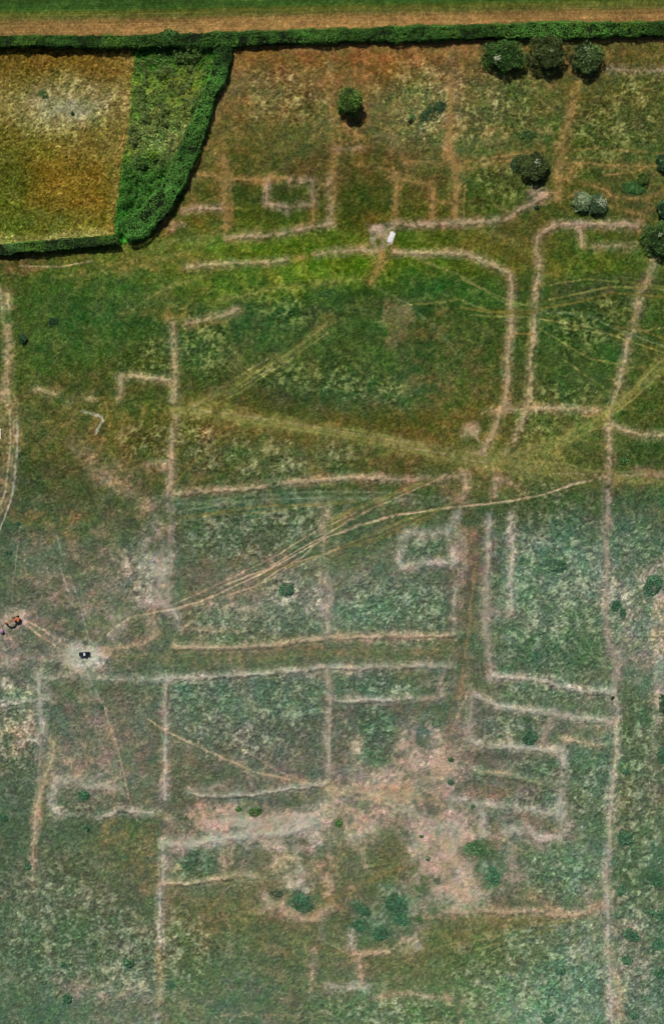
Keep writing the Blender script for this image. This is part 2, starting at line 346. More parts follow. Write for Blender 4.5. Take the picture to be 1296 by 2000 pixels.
# large tonal patches; dark N strips paint shade below the banks into the turf
for a in [(150,960,150,30,'G',.25),(520,985,300,22,'E',.35),(800,975,120,18,'N',.35),(160,1130,120,90,'M',.22),(520,1150,120,70,'P',.10),(590,1175,50,36,'L',.40),
          (490,1190,28,26,'M',.55),(440,1185,30,14,'M',.4),(290,1110,38,60,'M',.45),(320,1060,22,60,'M',.35),(265,1110,16,30,'L',.55),(300,1150,32,60,'L',.5),(300,1080,30,60,'L',.35),(325,1150,14,50,'L',.4),
          (1215,1185,28,36,'L',.5),(1285,1140,26,40,'L',.7),(1288,1230,20,60,'K',.6),(1290,1330,14,90,'L',.45),(1240,1300,30,30,'M',.4),
          (640,1600,75,44,'S',.6),(870,1620,80,60,'S',.5),(430,1590,70,22,'S',.6),(560,1650,80,16,'L',.5),(880,1700,85,80,'S',.5),(812,1492,92,70,'S',.8),(770,1525,110,34,'S',.4),(500,1608,130,30,'S',.45),(725,1440,50,60,'G',.8),(835,1532,20,12,'G',.6),(796,1478,6,20,'B',.5),(790,1545,40,10,'B',.45),(850,1400,30,16,'G',.4),(780,1590,20,8,'G',.3),(700,1480,24,40,'M',.5),(860,1540,22,60,'P',.45),(760,1550,90,24,'P',.4),(710,1600,60,35,'P',.5),
          (470,1600,120,30,'P',.5),(560,1620,90,20,'L',.35),(860,1700,40,70,'P',.5),(885,1735,45,30,'S',.45),(905,1720,50,50,'K',.35),(850,1630,50,40,'S',.5),(880,1690,80,90,'S',.45),(930,1545,70,14,'R',.25),(930,1480,60,12,'N',.35),
          (190,1480,70,70,'M',.35),(130,1490,50,40,'P',.25),(290,1460,60,60,'B',.25),(560,1700,28,32,'K',.85),(585,1720,32,26,'L',.6),(640,1690,30,18,'P',.4),
          (690,1725,16,26,'P',.5),(440,1640,110,14,'L',.35),(560,1770,60,12,'K',.35),(800,1850,26,20,'P',.55),(813,1850,8,7,'L',.9),(820,1790,20,40,'M',.4),
          (160,1282,40,30,'L',.7),(163,1281,34,27,'H',1.6),(163,1281,20,16,'H',1.0),(28,1207,26,18,'S',.9),(8,1240,26,30,'M',.6),(20,1285,30,14,'M',.5),(228,1220,16,24,'M',.5),(230,1275,40,9,'P',.5),
          (740,460,20,20,'K',1.0),(738,458,20,20,'S',.7),(720,490,20,16,'T',.3),(740,500,22,30,'O',.5),(680,275,28,30,'T',.55),(535,347,22,12,'T',.75),(772,346,12,12,'T',.9),
          (1055,380,24,18,'P',.7),(1100,320,22,60,'T',.25),(330,440,26,18,'T',.55),(350,445,16,14,'P',.4),(400,300,60,60,'O',.3),
          (540,550,190,44,'Y',.5),(560,470,140,20,'Y',.45),(860,520,90,26,'Y',.3),(850,460,90,14,'Y',.35),(330,540,80,24,'Y',.35),(1150,520,70,20,'Y',.3),(640,575,50,26,'G',.7),(775,622,26,32,'P',.5),(775,668,22,16,'P',.45),(775,640,26,46,'R',.5),(400,850,18,22,'R',.5),(310,907,26,12,'P',.6),
          (920,838,20,14,'P',.5),(925,842,10,12,'K',.4),(880,200,16,90,'P',.35),(135,200,90,40,'K',.55),(130,208,55,22,'L',.6),(60,430,90,22,'G',.3),(30,340,50,60,'G',.25),(870,150,80,20,'B',.2),(930,255,150,14,'T',.25),
          (700,650,200,70,'G',.35),(250,560,130,40,'G',.35),(160,640,110,60,'G',.4),(600,700,120,50,'G',.2),(880,560,90,35,'G',.45),(1190,560,110,30,'N',.35),
          (850,690,60,80,'B',.3),(940,730,30,60,'B',.35),(840,760,50,40,'B',.3),(560,440,90,10,'Y',.25),(420,480,160,14,'Y',.4),(660,540,110,18,'Y',.6),(480,570,90,12,'Y',.3),
          (300,520,130,14,'O',.4),(60,525,60,9,'R',.35),(330,610,50,20,'O',.3),(180,850,90,50,'O',.3),(230,800,130,20,'O',.35),(230,930,50,25,'P',.25),(140,880,30,30,'G',.3),
          (1010,902,90,30,'Q',.6),(1060,905,70,20,'Y',.2),(1250,935,60,12,'O',.5),(1090,680,60,60,'G',.4),(1180,700,40,50,'G',.4),(1250,890,50,30,'G',.5),(480,840,120,10,'R',.2),
          (100,1010,90,14,'O',.45),(120,1045,60,14,'O',.3),(20,1150,30,60,'G',.3),(560,1290,280,10,'G',.2),(760,1275,130,9,'B',.3),(590,1270,120,6,'B',.4),
          (895,1120,12,110,'R',.25),(920,1100,12,80,'R',.22),(840,1330,40,20,'N',.4),(760,1385,110,14,'N',.5),(690,1420,26,30,'N',.4),(700,1455,16,40,'M',.5),
          (730,1440,42,52,'D',.5),(560,1375,60,45,'E',.45),(380,1370,60,45,'E',.5),(470,1380,40,40,'E',.3),(430,1470,30,16,'G',.3),(600,1525,60,6,'T',.4),
          (480,1563,110,8,'N',.4),(600,1555,60,14,'G',.4),(660,1615,18,26,'G',.6),(490,1585,26,12,'G',.6),(350,1560,20,30,'N',.4),(165,1552,16,12,'D',.55),
          (240,1640,80,36,'O',.3),(385,1685,40,24,'D',.75),(345,1695,10,10,'K',.5),(350,1655,34,8,'M',.7),(330,1690,10,40,'M',.6),(775,1640,26,26,'G',.55),(760,1700,50,50,'G',.35),
          (300,1700,50,60,'O',.25),(420,1790,90,40,'O',.3),(560,1850,90,30,'O',.2),(650,1745,22,30,'O',.4),(620,1765,26,8,'O',.3),(935,1660,38,20,'G',1.0),(952,1695,28,38,'G',.9),(955,1700,20,26,'E',.6),
          (960,1715,16,20,'E',.7),(1000,1700,18,34,'M',.5),(1100,1700,70,46,'E',.4),(1070,1730,40,16,'G',.4),(1140,1500,26,60,'E',.6),(1150,1600,30,50,'E',.3),(1050,1500,20,12,'E',.6),
          (720,1815,34,28,'D',.5),(705,1775,18,12,'D',.7),(680,1800,20,16,'G',.5),(1060,1160,90,70,'E',.45),(1100,1110,60,40,'E',.35),(1040,1280,90,26,'D',.35),(1140,1260,40,60,'G',.3),
          (790,1190,70,40,'E',.5),(850,1190,30,40,'E',.4),(680,1200,40,30,'E',.4),(560,1210,60,26,'E',.45),(455,1215,40,26,'E',.35),(600,1050,60,26,'E',.4),(830,1070,36,16,'E',.6),
          (400,1060,60,30,'E',.35),(1240,1050,50,40,'E',.4),(1210,1190,14,20,'D',.6),(770,1340,60,18,'E',.45),(1060,1345,60,14,'E',.4),(965,1410,20,30,'E',.4),(960,1340,40,14,'G',.3),
          (980,1475,70,12,'N',.5),(1080,1480,16,36,'N',.4),(1080,1405,50,10,'N',.45),(990,1390,60,8,'N',.35),(1230,1450,24,120,'G',.5),(1230,1600,40,80,'O',.2),(1240,1700,30,50,'G',.3),
          (1250,1560,20,200,'E',.2),(980,1860,150,26,'Y',.12),(880,1820,60,40,'O',.35),(1000,1800,100,12,'O',.35),(880,1880,80,50,'G',.35),(1080,1830,70,26,'E',.3),
          (1130,1940,80,50,'E',.45),(1000,1950,90,40,'E',.3),(850,1975,60,18,'G',.5),(720,1985,80,14,'E',.4),(1240,1860,40,70,'M',.4),(1200,1940,20,50,'M',.4),(200,1930,90,26,'M',.35),
          (60,1960,50,40,'D',.3),(160,1830,60,60,'G',.25),(380,1900,50,40,'G',.35),(270,1900,60,30,'W',.3),(450,1860,40,30,'E',.3),(40,1600,30,90,'D',.3),(150,1600,40,24,'D',.35),
          (245,1530,16,14,'D',.4),(1170,1300,30,26,'G',.3),(20,1440,26,30,'K',.35),(40,1350,30,20,'W',.4),(15,1330,14,9,'L',.5),(55,1415,8,24,'L',.4)]:
    blob(*a)

blob(728, 1440, 42, 54, 'E', 1.0, pl=.75, ct=.55); blob(742, 1458, 24, 30, 'D', .6)
blob(690, 1455, 18, 50, 'M', .5); blob(960, 1690, 22, 30, 'E', .7, pl=.6); blob(770, 1780, 40, 50, 'E', .45, pl=.5); blob(715, 1810, 44, 30, 'E', .6, pl=.6); blob(1225, 1700, 40, 30, 'G', .4); blob(1270, 1830, 30, 60, 'E', .4)
for a in [(770,1600,26,14,'G',.5),(700,1570,22,8,'G',.4),(840,1600,12,20,'G',.35),(900,1670,14,20,'G',.35),(860,1720,18,10,'B',.4),(600,1580,24,8,'G',.5),(520,1625,22,6,'G',.35),(450,1600,18,8,'G',.35)]: blob(*a)
# footpaths, buried-wall parch marks, banks and wheel tracks
LN = [
 # north field
 ([(645,130),(648,200),(652,260),(650,330),(648,432)],13,'T',.55,.12), ([(642,350),(645,410),(640,436)],9,'P',.25,0),
 ([(655,292),(705,290)],5,'P',.4,0), ([(437,315),(438,380),(440,440),(446,463)],12,'T',.8,.15), ([(445,464),(500,462),(545,457),(590,447),(645,435)],5,'P',.8,.12),
 ([(375,337),(410,345),(450,354),(520,353),(560,350)],5,'T',.75,.1), ([(521,357),(520,397),(535,401),(556,404),(560,412)],7,'P',.65,.12),
 ([(577,403),(613,400),(611,354),(568,354)],6,'P',.6,.12), ([(612,402),(612,440)],5,'T',.5,.1), ([(360,412),(385,404),(430,406)],5,'P',.65,.1),
 ([(385,400),(440,375),(460,358)],2.5,'O',.6,0), ([(775,345),(774,438)],8,'T',1.0,.12), ([(775,348),(800,355),(835,358),(845,372),(842,432)],8,'T',1.0,.12), ([(845,392),(885,397)],4,'T',.5,0),
 ([(880,160),(878,290),(888,340),(890,436)],12,'T',.8,.12), ([(906,300),(906,432)],3,'T',.4,0), ([(772,438),(880,437),(930,434),(985,431),(1010,410),(1060,388)],6,'P',.7,.12),
 ([(790,315),(880,318),(960,310),(1010,300),(1060,292)],6,'T',.45,0), ([(1130,160),(1112,225),(1098,280),(1092,330),(1090,390)],12,'T',.55,.12),
 ([(1100,320),(1190,322),(1296,325)],5,'T',.5,0), ([(1185,134),(1240,136),(1340,137)],5,'P',.5,0), ([(1118,385),(1128,370),(1142,361),(1175,368),(1195,384),(1230,390),(1262,388),(1300,370)],5,'T',.6,0),
 ([(1180,398),(1240,420),(1296,400)],8,'T',.3,0), ([(1180,340),(1240,335),(1270,322)],4,'T',.4,0), ([(560,100),(700,92),(850,96),(950,110),(1130,120)],14,'T',.4,0), ([(440,130),(420,230),(380,320)],16,'T',.4,0),
 # the track that crosses the middle
 ([(368,521),(400,518),(470,515),(530,512),(560,507)],6,'K',.7,.12), ([(585,505),(625,498)],5,'T',.55,0), ([(620,497),(660,490),(700,487),(735,489)],5,'P',.7,0),
 ([(770,490),(820,494),(860,494),(900,496),(930,504),(962,519),(992,534),(1000,560),(999,640),(990,700),(988,780),(985,800)],8,'P',.9,.15), ([(980,805),(960,850),(936,890)],8,'P',.8,.12),
 ([(1250,440),(1190,440),(1130,436),(1090,438),(1062,450),(1050,466),(1050,500),(1052,530),(1045,575),(1042,640),(1036,700),(1032,780),(1018,830),(1000,868),(985,888)],8,'P',.85,.15),
 ([(1131,437),(1134,478)],8,'P',.65,.1), ([(1160,484),(1200,479),(1240,482)],5,'P',.6,0), ([(1278,505),(1270,540),(1250,575),(1238,625),(1225,670),(1212,725),(1200,775),(1188,812)],10,'P',.6,.12),
 ([(742,495),(738,525),(726,550)],11,'T',.75,0), ([(760,448),(775,440)],5,'K',.7,0), ([(1008,650),(1040,650)],4,'T',.5,0),
 ([(1038,798),(1100,797),(1165,803)],7,'P',.75,.12), ([(945,805),(990,800),(1035,798)],5,'P',.45,0), ([(905,848),(925,833)],8,'P',.7,0), ([(935,862),(920,845)],4,'P',.6,0),
 # olive wheel tracks
 ([(340,798),(450,812),(600,836),(720,858),(830,880),(940,905),(1080,928),(1200,933),(1340,934)],24,'Q',.55,0), ([(380,800),(520,818),(700,848),(850,873),(950,890)],2.5,'K',.35,0),
 ([(760,866),(860,886),(950,905)],2.5,'K',.4,0), ([(1080,925),(1296,930)],2.5,'K',.35,0), ([(350,800),(430,770),(500,727),(580,682),(650,622)],16,'Q',.4,0), ([(380,790),(450,768),(520,725),(560,705)],2.5,'K',.25,0),
 ([(370,800),(440,750),(540,690)],2.5,'K',.22,0), ([(900,600),(960,610),(1040,605),(1120,592),(1190,573),(1240,576),(1340,584)],3,'O',.8,0), ([(930,600),(985,612),(1030,612),(1060,603)],3,'O',.8,0),
 ([(1330,680),(1285,720),(1240,762),(1180,812),(1120,850),(1040,882),(960,900)],22,'Q',.5,0), ([(975,521),(1030,527),(1090,537)],2.5,'O',.8,0), ([(1060,610),(1110,612),(1165,625),(1230,655),(1310,682)],4,'W',.35,0),
 ([(1200,640),(1235,640),(1300,665)],4,'O',.5,0), ([(735,560),(790,590),(860,650),(900,700)],4,'W',.22,0), ([(600,860),(480,905),(350,960)],6,'O',.35,0), ([(340,945),(380,900),(440,862)],3.5,'O',.6,0),
 ([(610,690),(615,780)],5,'B',.5,0), ([(613,850),(612,930)],7,'O',.5,0),
 # the pale bank
 ([(345,963),(400,960),(450,956),(520,948),(560,941),(640,937),(745,931)],7,'K',.95,.2), ([(750,935),(870,936),(908,926)],6,'P',.65,.12), ([(905,926),(910,950),(900,980)],11,'P',.65,.12),
 ([(965,935),(963,970)],10,'P',.5,0), ([(968,935),(1010,950)],7,'P',.4,0),
 # west
 ([(336,635),(340,690),(341,785)],9,'P',.75,.15), ([(341,815),(340,860),(334,900),(336,945),(330,965)],8,'P',.75,.15), ([(333,970),(336,1050),(332,1120),(325,1190)],12,'M',.55,.1), ([(300,990),(318,1060),(305,1180)],12,'M',.4,0),
 ([(236,738),(262,732),(290,738),(330,742)],6,'P',.8,.12), ([(236,738),(235,778)],7,'P',.6,.1), ([(366,633),(400,626),(430,618),(465,604)],7,'P',.65,.1), ([(370,640),(440,625)],8,'T',.3,0),
 ([(160,802),(185,812),(202,816),(198,832),(188,847)],4,'L',.7,0), ([(72,760),(90,764),(115,768)],6,'K',.75,0), ([(134,783),(140,785)],7,'K',.5,0), ([(174,779),(181,780)],8,'K',.7,0),
 ([(145,865),(170,890),(195,925),(230,955),(290,985)],24,'P',.3,0), ([(15,575),(16,600)],9,'K',.7,0), ([(12,640),(14,700),(12,780)],16,'P',.6,0), ([(0,560),(5,620)],8,'P',.4,0),
 ([(12,760),(24,830),(22,900),(8,975),(-8,1010)],26,'P',.35,0), ([(20,800),(22,860),(17,910),(10,960),(2,985)],3.2,'K',.8,-.06), ([(28,820),(28,880),(22,910)],3,'K',.5,-.05), ([(34,820),(34,880),(30,930),(22,975),(8,1015),(-6,1050)],3.5,'L',.9,-.06),
 ([(40,1030),(20,1190)],3,'M',.25,0), ([(117,1100),(135,1160)],3,'L',.4,0),
 # chalky wheel tracks
 ([(210,1240),(228,1222),(256,1204),(290,1197),(340,1188),(385,1176),(430,1158),(500,1125),(548,1100),(600,1070),(640,1048),(700,1026),(760,1009),(850,994),(940,985),(1000,978),(1060,966),(1120,945),(1180,932)],3.4,'K',.95,-.08),
 ([(432,1146),(480,1126),(520,1112),(580,1075),(632,1047)],3,'K',.8,-.06), ([(430,1166),(500,1145),(545,1112),(590,1088),(640,1040),(690,1012),(730,990),(800,960),(870,926)],3,'P',.75,-.06),
 ([(345,1190),(400,1180)],3,'K',.4,0), ([(520,1122),(570,1100),(640,1078),(700,1060),(760,1040),(830,1010),(860,995)],3,'O',.8,-.05), ([(700,1066),(800,1034),(840,1012)],3,'O',.6,0), ([(570,1100),(620,1086)],3,'P',.6,0),
 ([(640,1030),(700,1000),(760,975),(840,935)],8,'O',.5,0), ([(355,1228),(380,1210),(402,1185)],3,'K',.55,0), ([(350,1230),(345,1200),(338,1188)],5,'L',.6,0), ([(300,1195),(302,1225),(298,1245),(280,1255),(250,1262),(200,1268)],7,'P',.65,0),
 ([(225,1215),(222,1245)],10,'M',.45,0), ([(228,1205),(250,1200)],8,'M',.4,0), ([(380,1226),(410,1228),(470,1234)],5,'P',.5,0), ([(360,985),(520,975),(640,972),(760,978),(880,985)],6,'W',.35,0), ([(380,1005),(520,985),(680,985)],4,'O',.35,0),
 ([(52,1212),(75,1225),(105,1243),(130,1262)],3,'K',.75,0), ([(54,1222),(75,1240),(108,1260)],3,'K',.7,0), ([(130,1262),(120,1275)],8,'P',.4,0), ([(-20,1288),(60,1284),(130,1282)],14,'M',.5,0), ([(60,1284),(130,1290)],4,'L',.4,0),
 ([(130,1300),(160,1315)],7,'K',.5,0), ([(95,1248),(160,1252)],6,'L',.3,0),
 # middle banks
 ([(342,1265),(400,1264),(450,1265),(545,1260),(575,1253),(650,1247),(760,1243),(885,1243)],6,'P',.9,.22), ([(640,1252),(760,1249),(860,1247)],3,'K',.4,0), ([(635,990),(636,1015),(630,1035)],20,'P',.45,0), ([(632,1040),(629,1090)],7,'P',.4,0),
 ([(640,1120),(645,1165),(638,1200),(640,1243)],12,'M',.6,.15), ([(627,1120),(630,1180)],6,'M',.4,0), ([(875,1040),(800,1040),(785,1055),(778,1095),(785,1106),(830,1100),(885,1098),(890,1045)],14,'L',.7,.15),
 ([(895,1000),(890,1020),(875,1035)],12,'L',.45,0), ([(900,1040),(905,1100),(890,1150),(885,1240)],12,'M',.5,0), ([(888,1150),(884,1243)],4,'L',.4,0), ([(955,1010),(952,1080),(948,1140),(950,1200)],9,'L',.6,.15), ([(945,1100),(946,1240)],10,'M',.5,0),
 ([(948,1200),(952,1260),(958,1318)],8,'M',.75,.12), ([(998,1005),(996,1050),(1003,1080),(998,1120),(996,1195)],8,'L',.75,.15), ([(950,1190),(970,1200),(995,1200)],16,'M',.6,0),
 ([(1187,830),(1190,900),(1186,940)],8,'P',.7,.12), ([(1184,945),(1184,1000),(1182,1060),(1186,1110),(1180,1200),(1186,1240),(1195,1275),(1208,1300),(1200,1340)],9,'M',.8,.12), ([(1200,1275),(1205,1320)],16,'M',.4,0),
 ([(1186,830),(1215,842),(1250,848),(1330,852)],8,'P',.55,.1), ([(1240,920),(1296,930)],12,'P',.4,0),
 ([(-30,1392),(20,1372),(75,1368),(100,1365)],7,'L',.6,.15), ([(85,1325),(140,1318),(200,1325),(260,1328),(330,1328)],7,'L',.45,.12), ([(330,1326),(400,1322),(480,1318),(560,1312),(640,1304),(700,1305),(800,1300),(875,1305)],5,'L',.75,.2),
 ([(620,1312),(760,1298),(880,1300)],14,'M',.4,0), ([(640,1308),(644,1360),(642,1400),(641,1460),(642,1510)],10,'M',.75,.18), ([(645,1370),(641,1500)],3,'L',.5,0), ([(325,1325),(324,1400),(323,1480),(323,1560)],7,'L',.65,.18), ([(322,1360),(322,1400)],12,'M',.4,0),
 ([(655,1368),(700,1366),(800,1363)],6,'L',.7,.2), ([(820,1365),(862,1362),(862,1310)],9,'M',.55,.12), ([(77,1318),(80,1370),(82,1430)],8,'L',.75,.12), ([(80,1440),(78,1500),(76,1545)],5,'M',.5,0), ([(35,1448),(68,1443),(73,1449)],5,'L',.6,0), ([(65,1395),(63,1425)],8,'M',.5,0), ([(75,1320),(95,1345)],16,'M',.35,0), ([(150,1320),(180,1335)],16,'M',.35,0), ([(160,1365),(180,1368)],16,'M',.45,0),
 ([(106,1445),(103,1475),(95,1505),(82,1530),(75,1560),(70,1600),(66,1640)],5,'K',.9,.0), ([(85,1520),(78,1560),(72,1610)],10,'P',.4,0), ([(66,1640),(64,1735)],5,'P',.4,0),
 ([(205,1385),(212,1410),(228,1450),(240,1500),(253,1560),(268,1600)],3,'K',.6,0), ([(215,1420),(232,1470)],7,'P',.35,0), ([(290,1405),(325,1428),(380,1455),(435,1480),(500,1508),(560,1521),(600,1530),(650,1537),(720,1552)],3,'K',.75,0), ([(430,1480),(500,1512),(600,1528)],9,'P',.3,0),
 ([(108,1530),(103,1560),(108,1585),(120,1590)],11,'L',.7,.15), ([(110,1530),(150,1528),(190,1535),(238,1541)],13,'L',.7,.15), ([(180,1538),(235,1542)],3,'L',.5,0), ([(190,1598),(215,1592),(235,1582),(270,1584),(302,1587)],7,'L',.7,.18), ([(60,1600),(60,1600)],1,'L',0,0),
 ([(368,1542),(400,1540),(430,1535),(460,1545)],9,'M',.5,.12), ([(370,1548),(430,1556),(500,1550),(580,1540),(640,1530)],5,'L',.65,.2), ([(315,1580),(330,1598),(348,1618)],8,'K',.5,0),
 ([(360,1650),(420,1640),(500,1630),(570,1625),(610,1612)],10,'L',.8,.2), ([(430,1608),(560,1600)],14,'P',.4,0), ([(318,1645),(318,1690),(319,1728)],7,'L',.7,.15), ([(318,1728),(350,1724),(400,1720),(440,1714),(470,1706),(500,1712)],7,'K',.7,.2), ([(470,1708),(500,1716)],12,'W',.5,0),
 ([(437,1645),(437,1705)],6,'K',.4,0), ([(453,1655),(450,1700)],5,'K',.4,0), ([(312,1735),(313,1800),(312,1850)],6,'L',.6,.1), ([(311,1850),(311,1960)],5,'T',.5,0), ([(306,1985),(306,2040)],6,'L',.6,0), ([(312,1930),(312,1945)],6,'L',.5,0),
 ([(515,1752),(535,1768),(560,1780),(590,1796),(620,1790),(645,1772)],14,'P',.75,.15), ([(632,1710),(645,1725),(640,1745)],10,'P',.6,0), ([(520,1745),(530,1760)],14,'P',.5,0), ([(630,1780),(630,1830)],7,'M',.4,0),
 ([(684,1818),(684,1850)],7,'L',.6,.12), ([(690,1864),(720,1862),(760,1858)],7,'P',.65,.15), ([(700,1866),(701,1895),(706,1920)],7,'P',.65,.12), ([(640,1925),(670,1930),(715,1928)],10,'L',.55,0), ([(610,1880),(605,1940)],9,'P',.4,0), ([(612,1850),(610,1880)],6,'M',.3,0),
 ([(730,1948),(780,1942),(900,1950)],7,'P',.4,0), ([(880,1952),(900,1954),(898,2010)],7,'P',.6,0), ([(432,1985),(520,1983),(600,1986)],4,'K',.3,0), ([(600,1840),(680,1865),(720,1890)],4,'O',.4,0),
 ([(600,1790),(660,1750),(760,1700),(810,1690)],5,'O',.4,0), ([(870,1780),(940,1778),(1000,1782),(1060,1780)],7,'P',.6,.15), ([(1075,1787),(1120,1790),(1150,1780)],8,'P',.75,.15), ([(1035,1745),(1060,1765),(1090,1780)],14,'P',.5,0), ([(1150,1775),(1182,1765)],16,'P',.5,0),
 ([(870,1830),(960,1815),(1060,1795)],5,'O',.5,0), ([(1000,1650),(1000,1720)],12,'M',.5,0),
 # eastern enclosures
 ([(960,1320),(1000,1324),(1060,1330),(1110,1342),(1160,1350),(1200,1352)],9,'L',.65,.22), ([(925,1358),(945,1366),(970,1378),(1010,1384),(1060,1392),(1100,1400),(1190,1408)],10,'L',.8,.22), ([(920,1355),(918,1400),(914,1450)],10,'M',.85,.12),
 ([(918,1448),(960,1456),(1000,1459),(1050,1464),(1100,1468)],9,'L',.8,.22), ([(1075,1395),(1070,1420),(1058,1450)],10,'M',.8,.12), ([(1095,1444),(1130,1448),(1168,1456)],5,'K',.65,.15), ([(1098,1468),(1103,1510),(1095,1560),(1093,1590)],11,'L',.8,.15), ([(1093,1540),(1092,1590)],4,'L',.5,0),
 ([(925,1506),(970,1512),(1005,1516),(1050,1528),(1090,1533)],9,'W',.85,.25), ([(925,1502),(1000,1512)],4,'K',.5,0), ([(880,1560),(960,1572),(1040,1580),(1085,1590)],13,'L',.7,0), ([(1060,1590),(1092,1570)],8,'L',.5,0), ([(1095,1590),(1103,1615),(1090,1635),(1060,1640),(1030,1622),(985,1625)],12,'L',.75,.12), ([(940,1590),(945,1630)],11,'L',.6,0), ([(980,1600),(985,1620)],16,'M',.4,0), ([(860,1625),(930,1622),(990,1645),(1030,1665)],4,'K',.3,0), ([(1020,1600),(1030,1640),(1060,1660)],10,'M',.3,0),
 ([(1195,1355),(1204,1385),(1205,1420),(1200,1480),(1196,1530),(1193,1570),(1190,1620),(1188,1660)],9,'L',.6,.15), ([(1204,1400),(1196,1520),(1190,1600),(1187,1680)],3.2,'K',.5,-.05), ([(1187,1660),(1183,1715),(1186,1780),(1187,1850),(1190,1920),(1196,2020)],6,'L',.75,.1), ([(1183,1700),(1183,1740)],12,'M',.4,0), ([(1190,1850),(1200,1900),(1210,1990)],12,'P',.35,0), ([(1080,1390),(1190,1425)],8,'M',.25,0),
 ([(640,1520),(650,1560),(640,1600)],12,'P',.35,0), ([(770,1500),(800,1440),(795,1520)],14,'P',.3,0), ([(880,1390),(875,1470),(870,1560)],10,'R',.3,0), ([(910,1320),(880,1370)],8,'R',.3,0), ([(700,1660),(760,1610),(800,1600)],12,'P',.3,0), ([(810,1640),(840,1700),(840,1780)],16,'M',.3,0),
 ([(688,1430),(692,1475),(715,1498),(755,1506),(788,1492),(792,1440),(805,1412)],1,'S',0,0), ([(868,1500),(872,1560),(900,1620)],16,'S',.4,0),
 ([(640,1545),(720,1560),(800,1555),(860,1570)],10,'P',.5,0), ([(690,1640),(740,1600),(780,1578),(830,1600)],18,'S',.6,0), ([(700,1650),(712,1690)],12,'P',.5,0), ([(430,1600),(480,1606),(560,1596),(620,1590)],12,'S',.6,0), ([(830,1600),(900,1618),(880,1660)],18,'L',.5,0),
 ([(400,1605),(440,1615)],16,'S',.6,0), ([(575,1640),(588,1700)],8,'L',.4,0), ([(870,1640),(880,1720),(920,1760)],16,'P',.5,0), ([(760,1560),(700,1545),(660,1530)],4,'K',.6,0), ([(720,1552),(820,1600),(850,1640)],4,'K',.4,0),
 ([(380,805),(560,828),(700,852),(860,880),(960,905)],3,'Q',.7,0), ([(430,815),(620,845),(780,875),(940,912)],3,'Q',.6,0), ([(660,835),(800,860),(950,895)],3,'Q',.6,0), ([(1290,705),(1230,765),(1160,822),(1080,862),(980,895)],3,'Q',.6,0), ([(1296,722),(1240,775),(1170,832),(1090,875),(990,905)],3,'Q',.5,0),
 ([(360,795),(440,765),(510,722),(590,672),(640,630)],3,'Q',.5,0), ([(400,800),(470,765),(550,712),(640,650)],3,'Q',.4,0), ([(960,905),(1080,915),(1200,922),(1296,922)],3,'Q',.5,0), ([(960,898),(1100,905),(1190,930),(1296,940)],3,'Q',.45,0),
 ([(340,985),(480,968),(620,960),(760,962),(900,975)],3,'W',.5,0), ([(340,1000),(480,978),(640,970),(800,975)],3,'W',.45,0), ([(345,1015),(500,990),(700,980)],3,'Q',.4,0), ([(560,1110),(680,1062),(790,1016),(880,985)],3,'Q',.6,0), ([(640,1020),(720,985),(800,955),(860,930)],3,'Q',.6,0), ([(650,1012),(730,975),(830,940)],3,'Q',.5,0),
 ([(185,1265),(260,1150),(300,1070),(340,1000)],3,'Q',.35,0), ([(175,1250),(150,1160),(120,1080),(110,1040)],3,'L',.3,0), ([(170,1310),(205,1385)],3,'L',.35,0), ([(200,1275),(330,1290),(500,1285),(700,1275),(885,1270)],6,'Q',.3,0), ([(345,1275),(480,1278),(620,1268)],6,'R',.3,0),
 ([(915,1340),(895,1390),(880,1440)],6,'P',.4,0), ([(925,1100),(918,1200),(905,1300),(895,1360)],4,'T',.35,0), ([(880,1850),(960,1830),(1050,1805),(1110,1798)],3,'Q',.5,0), ([(900,1862),(1000,1835),(1080,1815)],3,'Q',.4,0), ([(780,1880),(860,1850),(960,1820)],4,'Q',.3,0), ([(620,1830),(700,1875),(760,1900)],3,'K',.35,0),
 ([(450,1450),(560,1515)],3,'K',.3,0), ([(230,620),(330,560),(420,530)],5,'Q',.3,0), ([(100,540),(250,530),(420,470)],6,'Q',.3,0), ([(250,510),(340,470),(500,450)],5,'Q',.3,0), ([(430,585),(560,560),(700,545)],5,'Q',.35,0), ([(40,520),(120,520),(180,510)],3,'P',.4,0), ([(760,600),(900,585),(960,610)],4,'Q',.3,0),
 ([(895,330),(960,322),(1010,312)],5,'T',.5,0), ([(1100,295),(1180,290),(1296,300)],4,'T',.35,0), ([(450,355),(452,440)],4,'T',.4,0), ([(700,320),(760,330)],5,'T',.35,0), ([(375,345),(372,405)],5,'T',.4,0), ([(905,435),(1000,470),(1040,500)],6,'Q',.3,0), ([(800,500),(900,540),(1000,600)],4,'Q',.3,0), ([(1050,640),(1150,700),(1240,720)],3,'Q',.35,0), ([(1040,560),(1150,545),(1296,560)],3,'Q',.4,0),
 ([(318,1645),(360,1648),(436,1640)],9,'L',.7,.15), ([(470,1610),(560,1612),(600,1600)],10,'L',.5,0), ([(1095,700),(1180,760),(1240,800)],3,'Q',.3,0),
 ([(240,1215),(330,1185),(430,1140),(540,1085),(620,1035),(700,1000)],2.6,'P',.5,0), ([(430,1172),(520,1135),(600,1098),(660,1070)],2.6,'K',.5,0), ([(345,1010),(520,1000),(620,985)],3,'Q',.4,0),
 ([(1000,600),(1100,580),(1190,560),(1296,565)],2.6,'Q',.5,0), ([(920,615),(1040,620),(1150,640),(1296,690)],2.6,'Q',.5,0), ([(900,545),(1000,590),(1060,605)],2.6,'Q',.4,0), ([(1296,640),(1200,655),(1100,640)],2.6,'Q',.35,0),
]
for p, wd, c, s, h in LN: line(p, wd, c, s, h=h, wob=(0.3 if wd < 4 else 1.0), track=(c in 'KL' and wd < 4))

